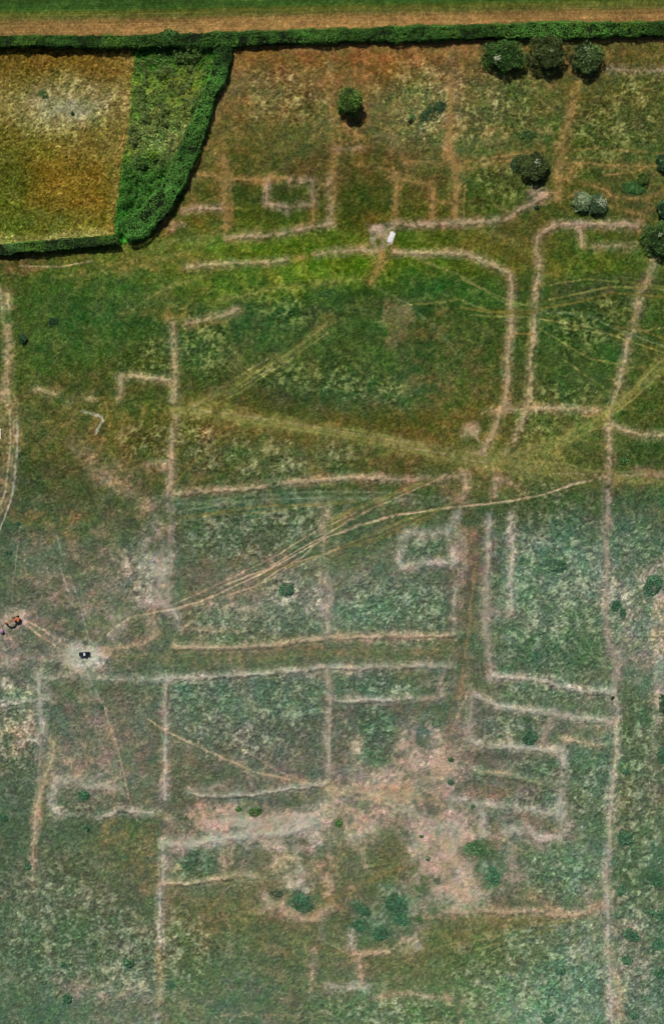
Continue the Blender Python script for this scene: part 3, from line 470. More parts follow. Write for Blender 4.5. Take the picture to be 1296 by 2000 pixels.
# fine variation of the plants themselves (the sheet is too coarse to carry it far beyond the site)
near = sstep(206, 198, np.abs(X)) * sstep(286, 278, np.abs(Y)); contrast = contrast * near; pale = pale * near; rough_h = rough_h * near; nf3 = nf3 * near; nf0 = nf0 * near
hue = np.clip(nf3 * .5 + nf2 * .5, -1, 1)[..., None]
hA = (.8 * nf5 + .7 * fbm(UW, VW, 30, 611, 3, 1.0) + .35 * nf2)[..., None]; hB = (.8 * fbm(UW, VW, 17, 651, 3, .3) + .4 * nf4)[..., None]
hs = (1 - .75 * np.maximum(np.maximum(soil, fm), pad * .7))[..., None]; hs = hs * near[..., None]; hA = hA * hs; hB = hB * hs
C = C * np.exp(hA * (1 + .08 * sstep(800, 1100, V))[..., None] * np.array([.26, -.05, .02], np.float32) + hB * np.array([.02, .06, -.20], np.float32) + .12 * fbm(UW, VW, 22, 691, 3)[..., None])
C = C * np.exp(contrast * (1.0 * nf1 + .45 * nf2 + .50 * nf0 + .15 * nf5) + .10 * nf3)[..., None] * .97
fl = np.clip(sstep(-.15, 1.0, nf4 * .45 + .6 * nf2 + .6 * nf5) * pale * (1.15 - .25 * sstep(900, 1100, V)), 0, .8)[..., None]
lum = C @ np.array([.3, .6, .1], np.float32)
tb = .03 + .06 * sstep(500, 1100, V); lw = sstep(800, 1150, V); flc = C * .7 + np.stack([lum * .7 + .13 + .025 * lw, lum * .7 + .14 + .050 * lw, lum * .5 + tb + .065 * lw], -1)
C = C * (1 - fl) + flc * fl
dk = (sstep(.35, .8, -nf4 + .3 * nf1) * np.clip(contrast * 1.1, 0, 1))[..., None]
C = C * (1 - .5 * dk)
lowr = sstep(900, 1150, V)[..., None]; gm = C.mean(-1, keepdims=True); C = C * (1 - .07 * lowr) + gm * .07 * lowr
C = C * (1 + .08 * lowr) + np.array([.034, .032, .031], np.float32) * lowr  # pale grey haze over the lower site, painted into the ground colour
midg = (sstep(430, 500, V) * (1 - sstep(800, 960, V)))[..., None]; C = C * (1 + midg * np.array([.08, .16, .0], np.float32))
C = C * np.array([.80, .87, .74], np.float32)

C[pad > .5] *= np.array([.86, .90, .72], np.float32)
C = np.clip(C, .002, .8) / KLIGHT
Z = (fbm(X, Y, 90, 700, 2) * .5 + bank * 2.6 + rough_h * (nf1 * .55 + nf2 * .5)).astype(np.float32)
far = sstep(300, 900, np.hypot(X, Y)); Z = Z * (1 - far) + (fbm(X, Y, 700, 760, 2) * 9 * far)

reg = np.zeros(U.shape, np.int8)                 # 0 pasture 1 track 2 crop field 3 paddock
reg[trackmask > .5] = 1; reg[V < 62] = 2; reg[(pad > .5) & (V > 75)] = 3
M_GROUND = mat("turf", attr="tint", rough=.95, spec=.0, noise=(2.2, .82, 1.2), bump=(3.0, .5, .25))
R, Q = U.shape
vid = np.arange(R * Q).reshape(R, Q)
quads = np.stack([vid[:-1, :-1], vid[:-1, 1:], vid[1:, 1:], vid[1:, :-1]], -1).reshape(-1, 4)
qreg = reg[:-1, :-1].reshape(-1)
AV = np.stack([X, Y, Z], -1).reshape(-1, 3); AC = C.reshape(-1, 3)
for k, nm in ((0, 'ground'), (1, 'chalk_track'), (2, 'crop_field'), (3, 'paddock')):
    f = quads[qreg == k]; used, inv = np.unique(f, return_inverse=True)
    o = mk_mesh(nm, AV[used], inv.reshape(-1, 4), M_GROUND, AC[used]); o["kind"] = "structure"

def samp(px, py, arr):
    j = np.clip(np.searchsorted(U[0], px), 0, Q - 1); i = np.clip(np.searchsorted(-V[:, 0], -py), 0, R - 1); return arr[i, j]

# ------------------------------------------------------------------ vegetation
M_LEAF = mat("foliage", attr="tint", rough=.7, spec=.15, noise=(1.2, .8, 1.2))
M_BARK = mat("bark", (.10, .07, .045), .9, noise=(6, .6, 1.3), bump=(12, .6, .03))
def leaves(P, size, col, up=.35, asp=.6, jit=.22):
    """cloud of bent leaf sprays (2 triangles each) at points P"""
    n = len(P); P = np.asarray(P, float); size = np.broadcast_to(size, n)[:, None]
    nrm = rng.normal(size=(n, 3)); nrm /= np.linalg.norm(nrm, axis=1)[:, None]; nrm[:, 2] = np.abs(nrm[:, 2]) + up
    nrm /= np.linalg.norm(nrm, axis=1)[:, None]
    a = np.cross(nrm, rng.normal(size=(n, 3))); a /= np.linalg.norm(a, axis=1)[:, None] + 1e-9
    b = np.cross(nrm, a)
    V4 = np.stack([P - a * size, P + b * size * asp + nrm * size * .15, P + a * size, P - b * size * asp + nrm * size * .15], 1)
    F = np.arange(4 * n).reshape(n, 4); F = np.concatenate([F[:, [0, 1, 2]], F[:, [0, 2, 3]]])
    c = np.broadcast_to(np.asarray(col), (n, 3)) * np.exp(rng.normal(size=(n, 1)) * jit) * np.exp(rng.normal(size=(n, 3)) * .05)
    return V4.reshape(-1, 3), F, np.repeat(c, 4, axis=0)

def tubes(segs, n=7):
    V_, F_ = [], []
    for p0, p1, r0, r1 in segs:
        m = MB(); m.cyl(p0, p1, r0, r1, n=n, cap=False); k = len(V_); V_ += m.v; F_ += [tuple(i + k for i in f) for f in m.f]
    return V_, F_

def tree(px, py, rx, ry, h, col, label, cat='tree', name='tree', nl=5200, blossom=None, group=None, seed=1, leaf=.42, bl_off=None, second=None):
    """px,py,rx,ry = seen crown in survey pixels; h = height in metres"""
    global rng
    rng = np.random.default_rng(seed)
    col = np.asarray(col) * 1.5; h = h * .78; zc = h * .50; x0, y0, _ = W0(px, py, zc); RX, RY, RZ = rx * S, ry * S, h * .5
    root = empty(name, (x0, y0, float(samp(px, py, Z)) - .05), label=label, cat=cat, group=group)
    # trunk with limbs
    segs = [((0, 0, -.2), (.1, .05, h * .28), .035 * h + .06, .026 * h + .03)]
    lobes = []
    nlb = 24
    for i in range(nlb):
        a = i * 2.399 + rng.uniform(-.3, .3); rr = math.sqrt((i + .5) / nlb) * rng.uniform(.62, .84)
        zz = zc + RZ * (1 - rr * 1.15) * .55 + rng.uniform(-.12, .12) * h * .5
        if i % 3 == 2: zz -= RZ * .8; rr = min(rr + .15, .75)
        lobes.append((RX * rr * math.cos(a), RY * rr * math.sin(a), zz, rng.uniform(.22, .40)))
        segs.append(((.1, .05, h * .26), (lobes[-1][0] * .45, lobes[-1][1] * .45, h * .42), .012 * h + .03, .03))
        segs.append(((lobes[-1][0] * .45, lobes[-1][1] * .45, h * .42), lobes[-1][:3], .03, .012))
    v, f = tubes(segs); mb = MB(); mb.v = v; mb.f = f; mb.build("trunk", M_BARK, root)
    P, Cc = [], []
    per = nl // nlb
    for (lx, ly, lz, ls) in lobes:
        d = rng.normal(size=(per, 3)); d /= np.linalg.norm(d, axis=1)[:, None]
        r = rng.uniform(.55, 1.05, (per, 1)) ** .6
        p = np.array([lx, ly, lz]) + d * r * np.array([RX, RY, RZ * 1.0]) * ls * np.array([1.1, 1.1, .95])
        P.append(p); Cc.append(np.broadcast_to(np.asarray(col) * math.exp(rng.normal() * .28), (per, 3)))
    P = np.concatenate(P); Cc = np.concatenate(Cc); P[:, 2] = np.maximum(P[:, 2], .3)
    v, f, c = leaves(P, rng.uniform(.5, 1.3, len(P)) * leaf, Cc, jit=.38)
    mk_mesh("crown", v, f, M_LEAF, c, root)
    if blossom:
        nb, bx, by, br = blossom
        d = rng.normal(size=(nb, 3)) * np.array([br, br, .5]); P = d + np.array([bx * RX, by * RY, 0])
        q = np.clip(1 - (P[:, 0] / RX) ** 2 - (P[:, 1] / RY) ** 2, .02, 1)
        P[:, 2] = zc + RZ * np.sqrt(q) * .9 + rng.uniform(0, .3, nb)
        v, f, c = leaves(P, rng.uniform(.14, .32, nb), np.array([.62, .66, .45]), up=1.2, jit=.1)
        o = mk_mesh("blossom", v, f, M_LEAF, c, root); o["label"] = "cream white flower heads"
    return root

GREEN = (.045, .10, .02); DGREEN = (.022, .055, .018); OLIVE = (.05, .065, .022); GREY = (.055, .085, .06)
tree(683, 198, 27, 27, 11.5, (.065, .12, .02), "rounded green tree standing alone in the dry field, long dark shadow below it", seed=11)
tree(983, 108, 42, 33, 8.5, (.045, .10, .02), "broad leafy tree against the top hedge with white blossom low on its left side", seed=12, nl=7500, blossom=(70, -.35, -.35, .9), group="trees under the top hedge")
tree(1070, 105, 39, 37, 8.5, (.05, .07, .018), "dull olive tree against the top hedge, between a blossoming tree and a grey-green one", seed=13, nl=7500, blossom=(16, .05, 0, .6), group="trees under the top hedge")
tree(1146, 112, 30, 33, 7.5, (.05, .085, .022), "grey-green rounded tree just below the top hedge, right of the olive one", seed=14, nl=6500, blossom=(40, -.2, .1, 2.0), group="trees under the top hedge")
tree(1043, 324, 31, 31, 7.0, (.05, .07, .02), "olive brown round tree beside the vertical worn path, pale flowers on top", seed=15, blossom=(36, .1, .15, .9))
tree(1136, 393, 19, 22, 4.8, (.14, .20, .09), "silvery green bush, left half of a touching pair", name='bush', cat='bush', seed=16, nl=3200, leaf=.34, blossom=(90, -.1, .1, 1.7), group="touching pair of bushes")
tree(1166, 398, 20, 23, 5.0, (.07, .12, .05), "dark green bush with white flowers, right half of a touching pair", name='bush', cat='bush', seed=17, nl=3200, leaf=.34, blossom=(110, .3, .1, 1.4), group="touching pair of bushes")
tree(1292, 466, 37, 36, 8.5, (.045, .09, .022), "big dark green tree cut by the right edge, pale flowers at its middle", seed=18, nl=6500, blossom=(24, -.2, .1, .6))
tree(1300, 408, 18, 20, 5.5, (.035, .07, .025), "small dark tree at the right edge directly above a bigger tree", seed=19, nl=2800)
tree(1296, 318, 15, 18, 4.0, (.035, .08, .03), "dark bush at the right edge, topmost of the growth along that edge", name='bush', cat='bush', seed=20, nl=2000)
tree(1254, 348, 12, 13, 3.6, (.06, .10, .02), "small bright bush with a dark shadow beside a low green weed patch", name='bush', cat='bush', seed=21, nl=1600, leaf=.3)
tree(333, 74, 22, 17, 6.5, (.05, .115, .025), "bright leafy tree rising out of the top hedge above the overgrown strip", seed=22, nl=3600)
tree(360, 94, 14, 8, 3.2, (.03, .06, .02), "dark bush in the shade below the tree in the top hedge", name='bush', cat='bush', seed=23, nl=1500)
tree(298, 305, 13, 11, 3.6, (.10, .19, .02), "yellow-green bush in the overgrown strip, brightest one there", name='bush', cat='bush', seed=24, nl=1500, leaf=.3)
tree(275, 318, 13, 12, 3.2, (.04, .12, .02), "mid green bush left of the yellow-green one in the overgrown strip", name='bush', cat='bush', seed=25, nl=1500, leaf=.3)
tree(44, 661, 9, 10, 2.6, (.03, .075, .028), "small round dark bush right of the worn track on the left side", name='bush', cat='bush', seed=26, nl=900, leaf=.28)

def hedge(pts, label, h, col, dens=15, seed=5, name='hedge', cols=None, hv=.6, stray=1.0):
    """pts: list of (x, y_near_top, y_bottom) seen edges of the hedge top or (x,y,width) centre line; here centre line + width in pixels"""
    global rng
    rng = np.random.default_rng(seed)
    P = np.array([[*W(a, b)[:2], wd * S] for a, b, wd in pts]); P[:, :2] *= (1 - h * .7 / CAM_H)
    mid = P[:, :2].mean(0); root = empty(name, (mid[0], mid[1], 0), label=label, cat='hedge')
    L = np.concatenate([[0], np.cumsum(np.hypot(*np.diff(P[:, :2], axis=0).T))])
    n = int(L[-1] * P[:, 2].mean() * dens)
    s = rng.uniform(0, L[-1], n); t = rng.uniform(-1, 1, n)
    cx = np.interp(s, L, P[:, 0]); cy = np.interp(s, L, P[:, 1]); wd = np.interp(s, L, P[:, 2])
    dx = np.interp(s + .5, L, P[:, 0]) - np.interp(s - .5, L, P[:, 0]); dy = np.interp(s + .5, L, P[:, 1]) - np.interp(s - .5, L, P[:, 1])
    q = np.hypot(dx, dy) + 1e-6; nx, ny = -dy / q, dx / q
    lump = fbm(s, t * wd / 2 + seed * 40, 4.5, 30 + seed, 3)
    edge = 1 + .10 * fbm(s, np.sign(t) * 90 + seed, 17, 160 + seed, 2) + .18 * fbm(s, np.sign(t) * 60 + seed, 5, 60 + seed, 3)
    hh = h * (1 + hv * .5 * lump)
    # top shell plus both sides, down to the grass
    side = rng.uniform(0, 1, n) < .33
    prof = (1 - np.abs(t) ** 14.0)
    z = np.where(side, rng.uniform(.1, .95, n) * hh, hh * (.55 + .45 * prof) - rng.exponential(.28, n))
    tt_ = np.where(side, np.sign(t) * (1 - .10 * z / h + rng.normal(size=n) * .05), t * .97)
    off = tt_ * wd / 2 * edge
    Pp = np.stack([cx + nx * off - mid[0], cy + ny * off - mid[1], np.maximum(z, .05)], -1)
    tone = fbm(s, t * wd / 2, 16, 88 + seed, 2)
    base = np.asarray(col)[None] * np.exp(.6 * tone + .3 * lump)[:, None]
    if cols is not None:
        k = sstep(.2, .8, fbm(s, t * wd / 2, 11, 123 + seed, 2))[:, None]; base = base * (1 - k) + np.asarray(cols)[None] * k
    v, f, c = leaves(Pp, rng.uniform(.22, .5, n), base, up=.6)
    mk_mesh("foliage", v, f, M_LEAF, c, root)
    # dark solid core added inside, so light does not fall through
    sv = np.arange(0, L[-1], 1.0); V_, F_ = [], []
    prof2 = [(-.88, 0), (-.87, .7), (-.78, .8), (0, .82), (.78, .8), (.87, .7), (.88, 0)]
    for i, ss in enumerate(sv):
        c0 = np.array([np.interp(ss, L, P[:, 0]), np.interp(ss, L, P[:, 1])]); w_ = np.interp(ss, L, P[:, 2])
        d = np.array([np.interp(ss + .5, L, P[:, 0]) - np.interp(ss - .5, L, P[:, 0]), np.interp(ss + .5, L, P[:, 1]) - np.interp(ss - .5, L, P[:, 1])]); d /= np.linalg.norm(d) + 1e-6
        for a, b in prof2:
            o = a * w_ / 2 * (1 + rng.normal() * .05)
            V_.append((c0[0] - d[1] * o - mid[0], c0[1] + d[0] * o - mid[1], b * h * (.92 + rng.normal() * .05)))
    m_ = len(prof2)
    for i in range(len(sv) - 1):
        for j in range(m_ - 1): F_.append((i * m_ + j, i * m_ + j + 1, (i + 1) * m_ + j + 1, (i + 1) * m_ + j))
    mk_mesh("opaque_core", V_, F_, M_CORE, None, root)
    return root
M_CORE = mat("hedge_core", (.012, .02, .008), .95, spec=.05, noise=(3, .6, 1.3))
HG = (.062, .165, .024); HB = (.11, .24, .03)
hedge([(-80,80,22),(100,80,22),(250,80,22),(330,79,25),(430,76,27),(560,72,26),(700,68,26),(720,66,22),(760,66,32),(860,64,28),(900,62,26),(1000,60,29),(1100,58,30),(1200,57,26),(1296,55,28),(1390,54,28)],
      "long straight green hedge along the ploughed field at the top, full width of the picture", 3.4, HG, seed=5, cols=HB)
hedge([(432,92,36),(436,112,34),(424,150,30),(405,196,26),(392,235,34),(372,285,36),(354,325,36),(332,370,42),(300,415,50),(268,445,40),(246,462,20)],
      "broad bright green diagonal hedge between the overgrown strip and the dry field", 3.6, (.07, .20, .032), seed=6, cols=(.11, .28, .045))
hedge([(-80,492,19),(20,486,21),(100,479,20),(170,474,20),(232,467,20)],
      "narrow green hedge along the lower side of the paddock, at the left", 3.0, (.065, .14, .03), seed=7, cols=HB)

def weed(px, py, rx, ry, ang, h, col, label, seed, name='weed_clump', cat='plant', group=None, dens=16, leaf=.30):
    global rng
    rng = np.random.default_rng(seed); h = h * 1.5
    x0, y0, _ = W0(px, py, h * .5); a = math.radians(-ang)
    RX, RY = rx * S, ry * S; n = int(max(90, math.pi * RX * RY * dens))
    r = np.sqrt(rng.uniform(0, 1, n)); t = rng.uniform(0, 2 * math.pi, n)
    r = r * (1 + .42 * Noise(seed + 9)(np.cos(t) * 1.5 + 7, np.sin(t) * 1.5 + 7)) * (1 + .06 * rng.normal(size=n))
    lx, ly = r * RX * np.cos(t), r * RY * np.sin(t)
    X_ = lx * math.cos(a) - ly * math.sin(a); Y_ = lx * math.sin(a) + ly * math.cos(a)
    lump = fbm(X_ + seed * 13, Y_, 1.8, 44 + seed, 2)
    z = h * np.clip(1 - r ** 3 * .8, .1, 1) * (.75 + .35 * lump) * rng.uniform(.5, 1, n) ** .4
    c0 = np.asarray(col)[None] * np.exp(.3 * lump)[:, None]
    v, f, c = leaves(np.stack([X_, Y_, np.maximum(z, .04)], -1), rng.uniform(.6, 1.3, n) * leaf, c0, up=.6, jit=.5)
    o = mk_mesh(name, v, f, M_LEAF, c); o.location = (x0, y0, float(samp(px, py, Z)) - .05)
    return tag(o, label, cat, group)
D1 = (.040, .095, .038); D2 = (.060, .165, .085); D3 = (.07, .17, .045)
WEEDS = [
 (847,215,37,13,-33,.6,D1,"long slanting patch of dark green nettles in the dry top field"),
 (803,229,9,7,-20,1.0,D3,"small green weed tuft at the lower left end of the slanting nettle patch"),
 (85,183,9,7,20,.7,D3,"small green weed tuft at the upper left of the pale patch in the paddock"),
 (141,220,3.5,3,0,.6,D1,"tiny dark weed in the bleached middle of the paddock"),
 (1030,262,18,9,-10,.7,D3,"flat green weed patch above the olive brown round tree"),
 (1238,366,28,15,8,.9,D3,"low green weed patch spreading left below the small bright bush"),
 (1010,318,12,16,0,.6,D1,"dark weeds hugging the left side of the olive brown tree"),
 (1048,404,4.5,4,0,.9,D1,"lone tiny dark tuft right of the pinkish path junction in the upper right"),
 (105,629,11,9,0,.6,D1,"faint dark weed patch above and right of the small round bush on the left"),
 (640,573,22,10,-10,.35,D3,"dark green growth in the bright grass left of the path end"),
 (35,1023,4,4,0,.6,D2,"tiny dark tuft right of the white wheel tracks at the left edge"),
 (14,1079,3.5,3.5,0,.5,D2,"left one of two tiny tufts side by side near the left edge"),
 (21,1080,3.5,3.5,0,.5,D2,"right one of two tiny tufts side by side near the left edge"),
 (560,1151,17,13,-10,1.1,D2,"dark green weed clump in the bleached patch below the forking tracks"),
 (1090,1106,19,13,0,.9,D2,"dark green weed clump beside a pale spot in the right-hand plot"),
 (1275,1142,17,21,15,1.2,D2,"dark weed clump ringed with bleached grass near the right edge"),
 (1203,1182,9,13,30,.7,D2,"ragged dark weeds just right of the long grey path"),
 (1216,1197,7,9,-20,.6,D2,"smaller ragged weeds below and right of those by the long grey path"),
 (1034,1440,15,15,0,1.3,D2,"round dark clump inside the grid of grey banks on the right"),
 (976,1437,4,3,0,.5,D2,"tiny weed left of the round dark clump among the grey banks"),
 (1195,1363,4.5,4,0,.6,D1,"small grey-green weed on the bend of the long grey path"),
 (880,1483,6,5,0,.7,D1,"small dark tuft on the pink ground, upper of two in a column"),
 (880,1528,7,6,0,.7,D2,"small dark tuft on the pink ground, lower of two in a column"),
 (923,1575,5,4,0,.5,D2,"little weed below the lower tuft on the pink ground, by a grey bank"),
 (498,1585,13,9,0,.6,D3,"green weed clump on the pink band, right one of a pair"),
 (466,1580,7,6,0,.5,D3,"smaller green weed on the pink band, left one of a pair"),
 (835,1677,5,4,0,.7,D2,"tiny green tuft alone on the broad pale bare ground"),
 (823,1634,4,3,0,.5,D3,"tiny green tuft beside the oval green patch at the lower middle"),
 (662,1608,7,9,30,.5,D3,"narrow green weed patch between two pink areas"),
 (588,1764,24,18,30,1.2,D2,"dark green clump in the crook of the curved pale path"),
 (773,1768,22,24,-20,1.2,D2,"largest dark green clump, upright oval right of the curved pale path"),
 (784,1796,16,14,0,.9,D2,"dark clump joined below the largest upright one"),
 (705,1776,20,11,30,.8,D2,"slanting dark green patch left of the largest clump"),
 (700,1808,17,13,10,.6,D2,"thin green patch above the path shaped like a letter T"),
 (741,1824,18,13,10,.8,D2,"dark clump with pale stems above the right arm of the T path"),
 (818,1795,6,5,0,.6,D3,"small green tuft right of the largest clump"),
 (540,1745,14,9,10,.5,(.09,.12,.07),"pale grey-green weed patch left of the clump by the curved path"),
 (7,1597,8,8,0,.9,D2,"dark clump at the left edge, lower part of the picture"),
 (170,1618,6,6,0,.8,D2,"small dark clump below the grey bank on the lower left"),
 (165,1552,12,9,0,.5,D2,"low green growth inside the grey horseshoe bank on the left"),
 (200,1382,3.5,3.5,0,.6,D2,"tiny dark tuft at the upper end of a thin straight track on the left"),
 (250,1880,11,10,0,1.0,D2,"dark green clump left of the long thin path at the lower left"),
 (125,1885,7,8,-40,.7,D2,"smaller faint clump left of the clump by the long thin path"),
 (130,1952,11,9,0,1.0,D2,"dark round clump near the bottom left corner"),
 (336,1926,7,7,0,.7,D2,"small clump just right of the long thin path near the bottom"),
 (55,1693,7,6,0,.6,D2,"small green clump at the left, beside a faint track end"),
 (930,1660,26,14,10,.5,(.09,.19,.08),"green weeds along the upper edge of the slanting green patch"),
 (962,1712,12,20,-15,.6,D2,"narrow green growth at the lower end of the slanting green patch"),
 (1220,1638,16,17,0,.9,D2,"dark clump right of the long grey path, beside its straight stretch"),
 (1282,1720,14,20,0,1.0,D2,"tall dark clump near the right edge, highest of the lower right group"),
 (1213,1740,9,12,20,.8,D2,"dark clump close to the long path, opposite the side path"),
 (1270,1782,8,7,0,.7,D2,"small dark clump left of the one touching the right edge"),
 (1292,1787,12,14,0,1.0,D2,"dark clump touching the right edge in the lower right"),
 (1233,1826,20,13,30,.9,D2,"broad ragged clump in the lower right, left one of two level with each other"),
 (1285,1846,14,12,0,.9,D2,"round clump in the lower right, right one of two level with each other"),
 (1222,1875,12,9,20,.8,D2,"clump beside a reddish spot on the long path in the lower right"),
 (1286,1900,12,11,0,.8,D2,"clump at the right edge below the round one"),
 (1238,1985,10,8,-20,.8,D2,"clump at the bottom right near the frame"),
 (1095,1898,11,8,0,.6,D2,"single green clump in the pale grass at the lower right"),
 (1070,1988,14,11,0,.7,D2,"green clump at the bottom edge in the pale grass"),
 (1093,1973,5,4,0,.5,D2,"tiny tuft above the clump at the bottom edge"),
 (1293,1375,8,20,0,1.0,D1,"tall dark clump at the right edge amid bleached grass"),
 (1292,1475,9,16,0,1.0,D2,"dark clump at the right edge below the bleached grass"),
 (1222,1507,7,6,0,.6,D2,"small clump right of the long grey path, midway down its straight stretch"),
 (1218,900,10,8,10,.6,D3,"green clump above the crossing olive track at the right"),
]
for i, a in enumerate(WEEDS): weed(*a, seed=200 + i, group="weed clumps in the grass")

# tall growth of the overgrown strip
def inside(poly, u, v):
    ins = np.zeros(u.shape, bool)
    P = np.array(poly, float)
    for a, b in zip(P, np.roll(P, -1, axis=0)):
        cond = (a[1] > v) != (b[1] > v); ins ^= cond & (u < (b[0] - a[0]) * (v - a[1]) / (b[1] - a[1] + 1e-9) + a[0])
    return ins
rng = np.random.default_rng(77)
SP = [(266,98),(418,92),(408,190),(370,275),(330,350),(290,400),(225,468),(229,400),(240,330),(253,250),(259,180)]
n = 60000; pu = rng.uniform(220, 450, n); pv = rng.uniform(90, 472, n); k = inside(SP, pu, pv); pu, pv = pu[k], pv[k]
lump = fbm(pu, pv, 17, 812, 3, .9); grow = np.where(pv > 320, .55, .05) + (pv > 430) * .2 + (pv < 125) * .3
z = np.clip(.2 + 3.4 * np.maximum(0, lump + grow - .15), .1, 3.0) * rng.uniform(.5, 1, len(pu))
kk = rng.uniform(0, 1, len(pu)) < np.clip(.35 + lump + grow, .08, 1); pu, pv, z, lump = pu[kk], pv[kk], z[kk], lump[kk]
lush = np.clip(sstep(300, 350, pv + .6 * (pu - 300) * 0) + sstep(130, 100, pv) * .6 + sstep(40, 5, np.abs(pu - (455 - .42 * (pv - 90)))) * .6, 0, 1)[:, None]
cc = np.array([.15, .21, .055])[None] * (1 - lush) + np.array([.085, .235, .035])[None] * lush
cc = cc * np.exp(.25 * fbm(pu, pv, 9, 850, 2))[:, None]
v, f, c = leaves(np.stack([(pu - 648) * S, (1000 - pv) * S, z + samp(pu, pv, Z)], -1), rng.uniform(.2, .5, len(pu)), cc, up=.5)
o = mk_mesh("tall_weeds", v, f, M_LEAF, c); tag(o, "overgrown strip of tall nettles and rough grass beside the diagonal hedge", "undergrowth", kind="stuff")

# loose tussocks over the whole pasture, denser where the sward is rank
rng = np.random.default_rng(78)
n = 330000; pu = rng.uniform(-60, 1356, n); pv = rng.uniform(92, 2060, n)
keep = rng.uniform(0, 1, n) < np.clip((samp(pu, pv, rough_h) - .10) * 3.2, 0, .8)
keep &= samp(pu, pv, reg) != 2; keep &= samp(pu, pv, strip) < .5
pu, pv = pu[keep], pv[keep]
cc = samp(pu, pv, C) * (1.0 + .35 * np.maximum(0, rng.normal(size=len(pu))))[:, None]
zz = samp(pu, pv, Z) + rng.uniform(.03, .22, len(pu))
v, f, c = leaves(np.stack([(pu - 648) * S, (1000 - pv) * S, zz], -1), rng.uniform(.14, .38, len(pu)), cc, up=.35, asp=.4, jit=.30)
o = mk_mesh("tussock_grass", v, f, M_LEAF, c); tag(o, "uneven tussocks of half dried grass covering the pasture", "grass", kind="stuff")
print("tussocks", len(pu))

# ------------------------------------------------------------------ vehicles and small things
M_DARK = mat("dark_blue_paint", (.010, .016, .028), .35, spec=.4, noise=(2, .8, 1.2))
M_GLASS = mat("dark_glass", (.01, .012, .015), .08, spec=.6, noise=(1, .9, 1.1))
M_TYRE = mat("rubber", (.015, .015, .016), .85, noise=(8, .8, 1.2))
M_RIM = mat("rim_steel", (.45, .46, .47), .35, metal=.8, noise=(6, .9, 1.1))
M_WHITE = mat("pale_grey_paint", (.62, .66, .68), .4, noise=(3, .92, 1.05))
M_COVER = mat("bed_cover", (.012, .018, .03), .8, noise=(5, .8, 1.2))
M_LAMP = mat("lamp_glass", (.75, .75, .7), .15, noise=(3, .95, 1.05))
M_RED = mat("red_lamp", (.45, .02, .02), .2, noise=(3, .9, 1.1))
M_ORANGE = mat("orange_paint", (.50, .17, .07), .5, noise=(3, .75, 1.15))
M_STEEL = mat("worn_steel", (.12, .11, .10), .55, metal=.6, noise=(4, .7, 1.3))
M_MAUVE = mat("mauve_plastic", (.40, .22, .36), .5, noise=(3, .85, 1.1))
M_STONE = mat("white_limestone", (.90, .89, .87), .9, noise=(2.5, .92, 1.05), bump=(6, .5, .05))
M_BLACK = mat("black_steel", (.012, .013, .014), .5, noise=(3, .8, 1.3))

def gz(px, py): return float(samp(px, py, Z))
# pickup, 5.0 m long, front to the east
x0, y0, _ = W0(165, 1277.5, 1.2)
pk = empty("pickup_truck", (x0, y0, gz(165, 1278) + .02), math.radians(4), label="dark blue-black pickup with a pale cab roof parked on the worn grey patch", cat="pickup")
MB().prism([(-2.5, .45), (2.5, .45), (2.55, .75), (2.45, 1.02), (1.15, 1.12), (-2.5, 1.12)], -.94, .94).build("body", M_DARK, pk, .06)
cb = MB().add([(-.35, -.85, 1.12), (1.3, -.85, 1.12), (1.3, .85, 1.12), (-.35, .85, 1.12), (-.2, -.72, 1.78), (.72, -.72, 1.78), (.72, .72, 1.78), (-.2, .72, 1.78)],
              [(4, 5, 6, 7), (0, 1, 5, 4), (1, 2, 6, 5), (2, 3, 7, 6), (3, 0, 4, 7)]).build("cab", M_DARK, pk, .04)
MB().box(-.22, .74, -.74, .74, 1.783, 1.83).build("roof", M_WHITE, cb, .03)
MB().add([(1.31, -.76, 1.16), (1.31, .76, 1.16), (.78, .66, 1.74), (.78, -.66, 1.74)], [(0, 1, 2, 3)]).build("windscreen", M_GLASS, cb)
for s in (-1, 1): MB().add([(-.2, s * .86, 1.18), (1.1, s * .86, 1.18), (.66, s * .755, 1.68), (-.1, s * .755, 1.68)], [(0, 1, 2, 3)]).build("side_window", M_GLASS, cb)
MB().box(-2.42, -.42, -.84, .84, 1.12, 1.20).build("bed_cover", M_COVER, pk, .03)
for s in (-1, 1): MB().box(-2.46, -.40, s * .90 - .03, s * .90 + .03, 1.12, 1.21).build("side_rail", M_RIM, pk)
for xx in (-1.55, 1.6):
    for s in (-1, 1):
        wv = MB().cyl((xx, s * .98, .36), (xx, s * .74, .36), .36, n=20).build("wheel", M_TYRE, pk, .02)
        MB().cyl((xx, s * .995, .36), (xx, s * .96, .36), .2, n=14).build("rim", M_RIM, wv)
for s in (-1, 1):
    MB().box(2.44, 2.53, s * .72 - .16, s * .72 + .16, .72, .92).build("headlight", M_LAMP, pk, .02)
    MB().box(-2.54, -2.49, s * .82 - .07, s * .82 + .07, .72, 1.02).build("tail_light", M_RED, pk)
    MB().box(.72, .86, s * 1.0 - .12, s * 1.0 + .1, 1.2, 1.36).build("mirror", M_DARK, pk, .02)
MB().box(2.5, 2.62, -.85, .85, .42, .62).build("bumper", M_STEEL, pk, .02)

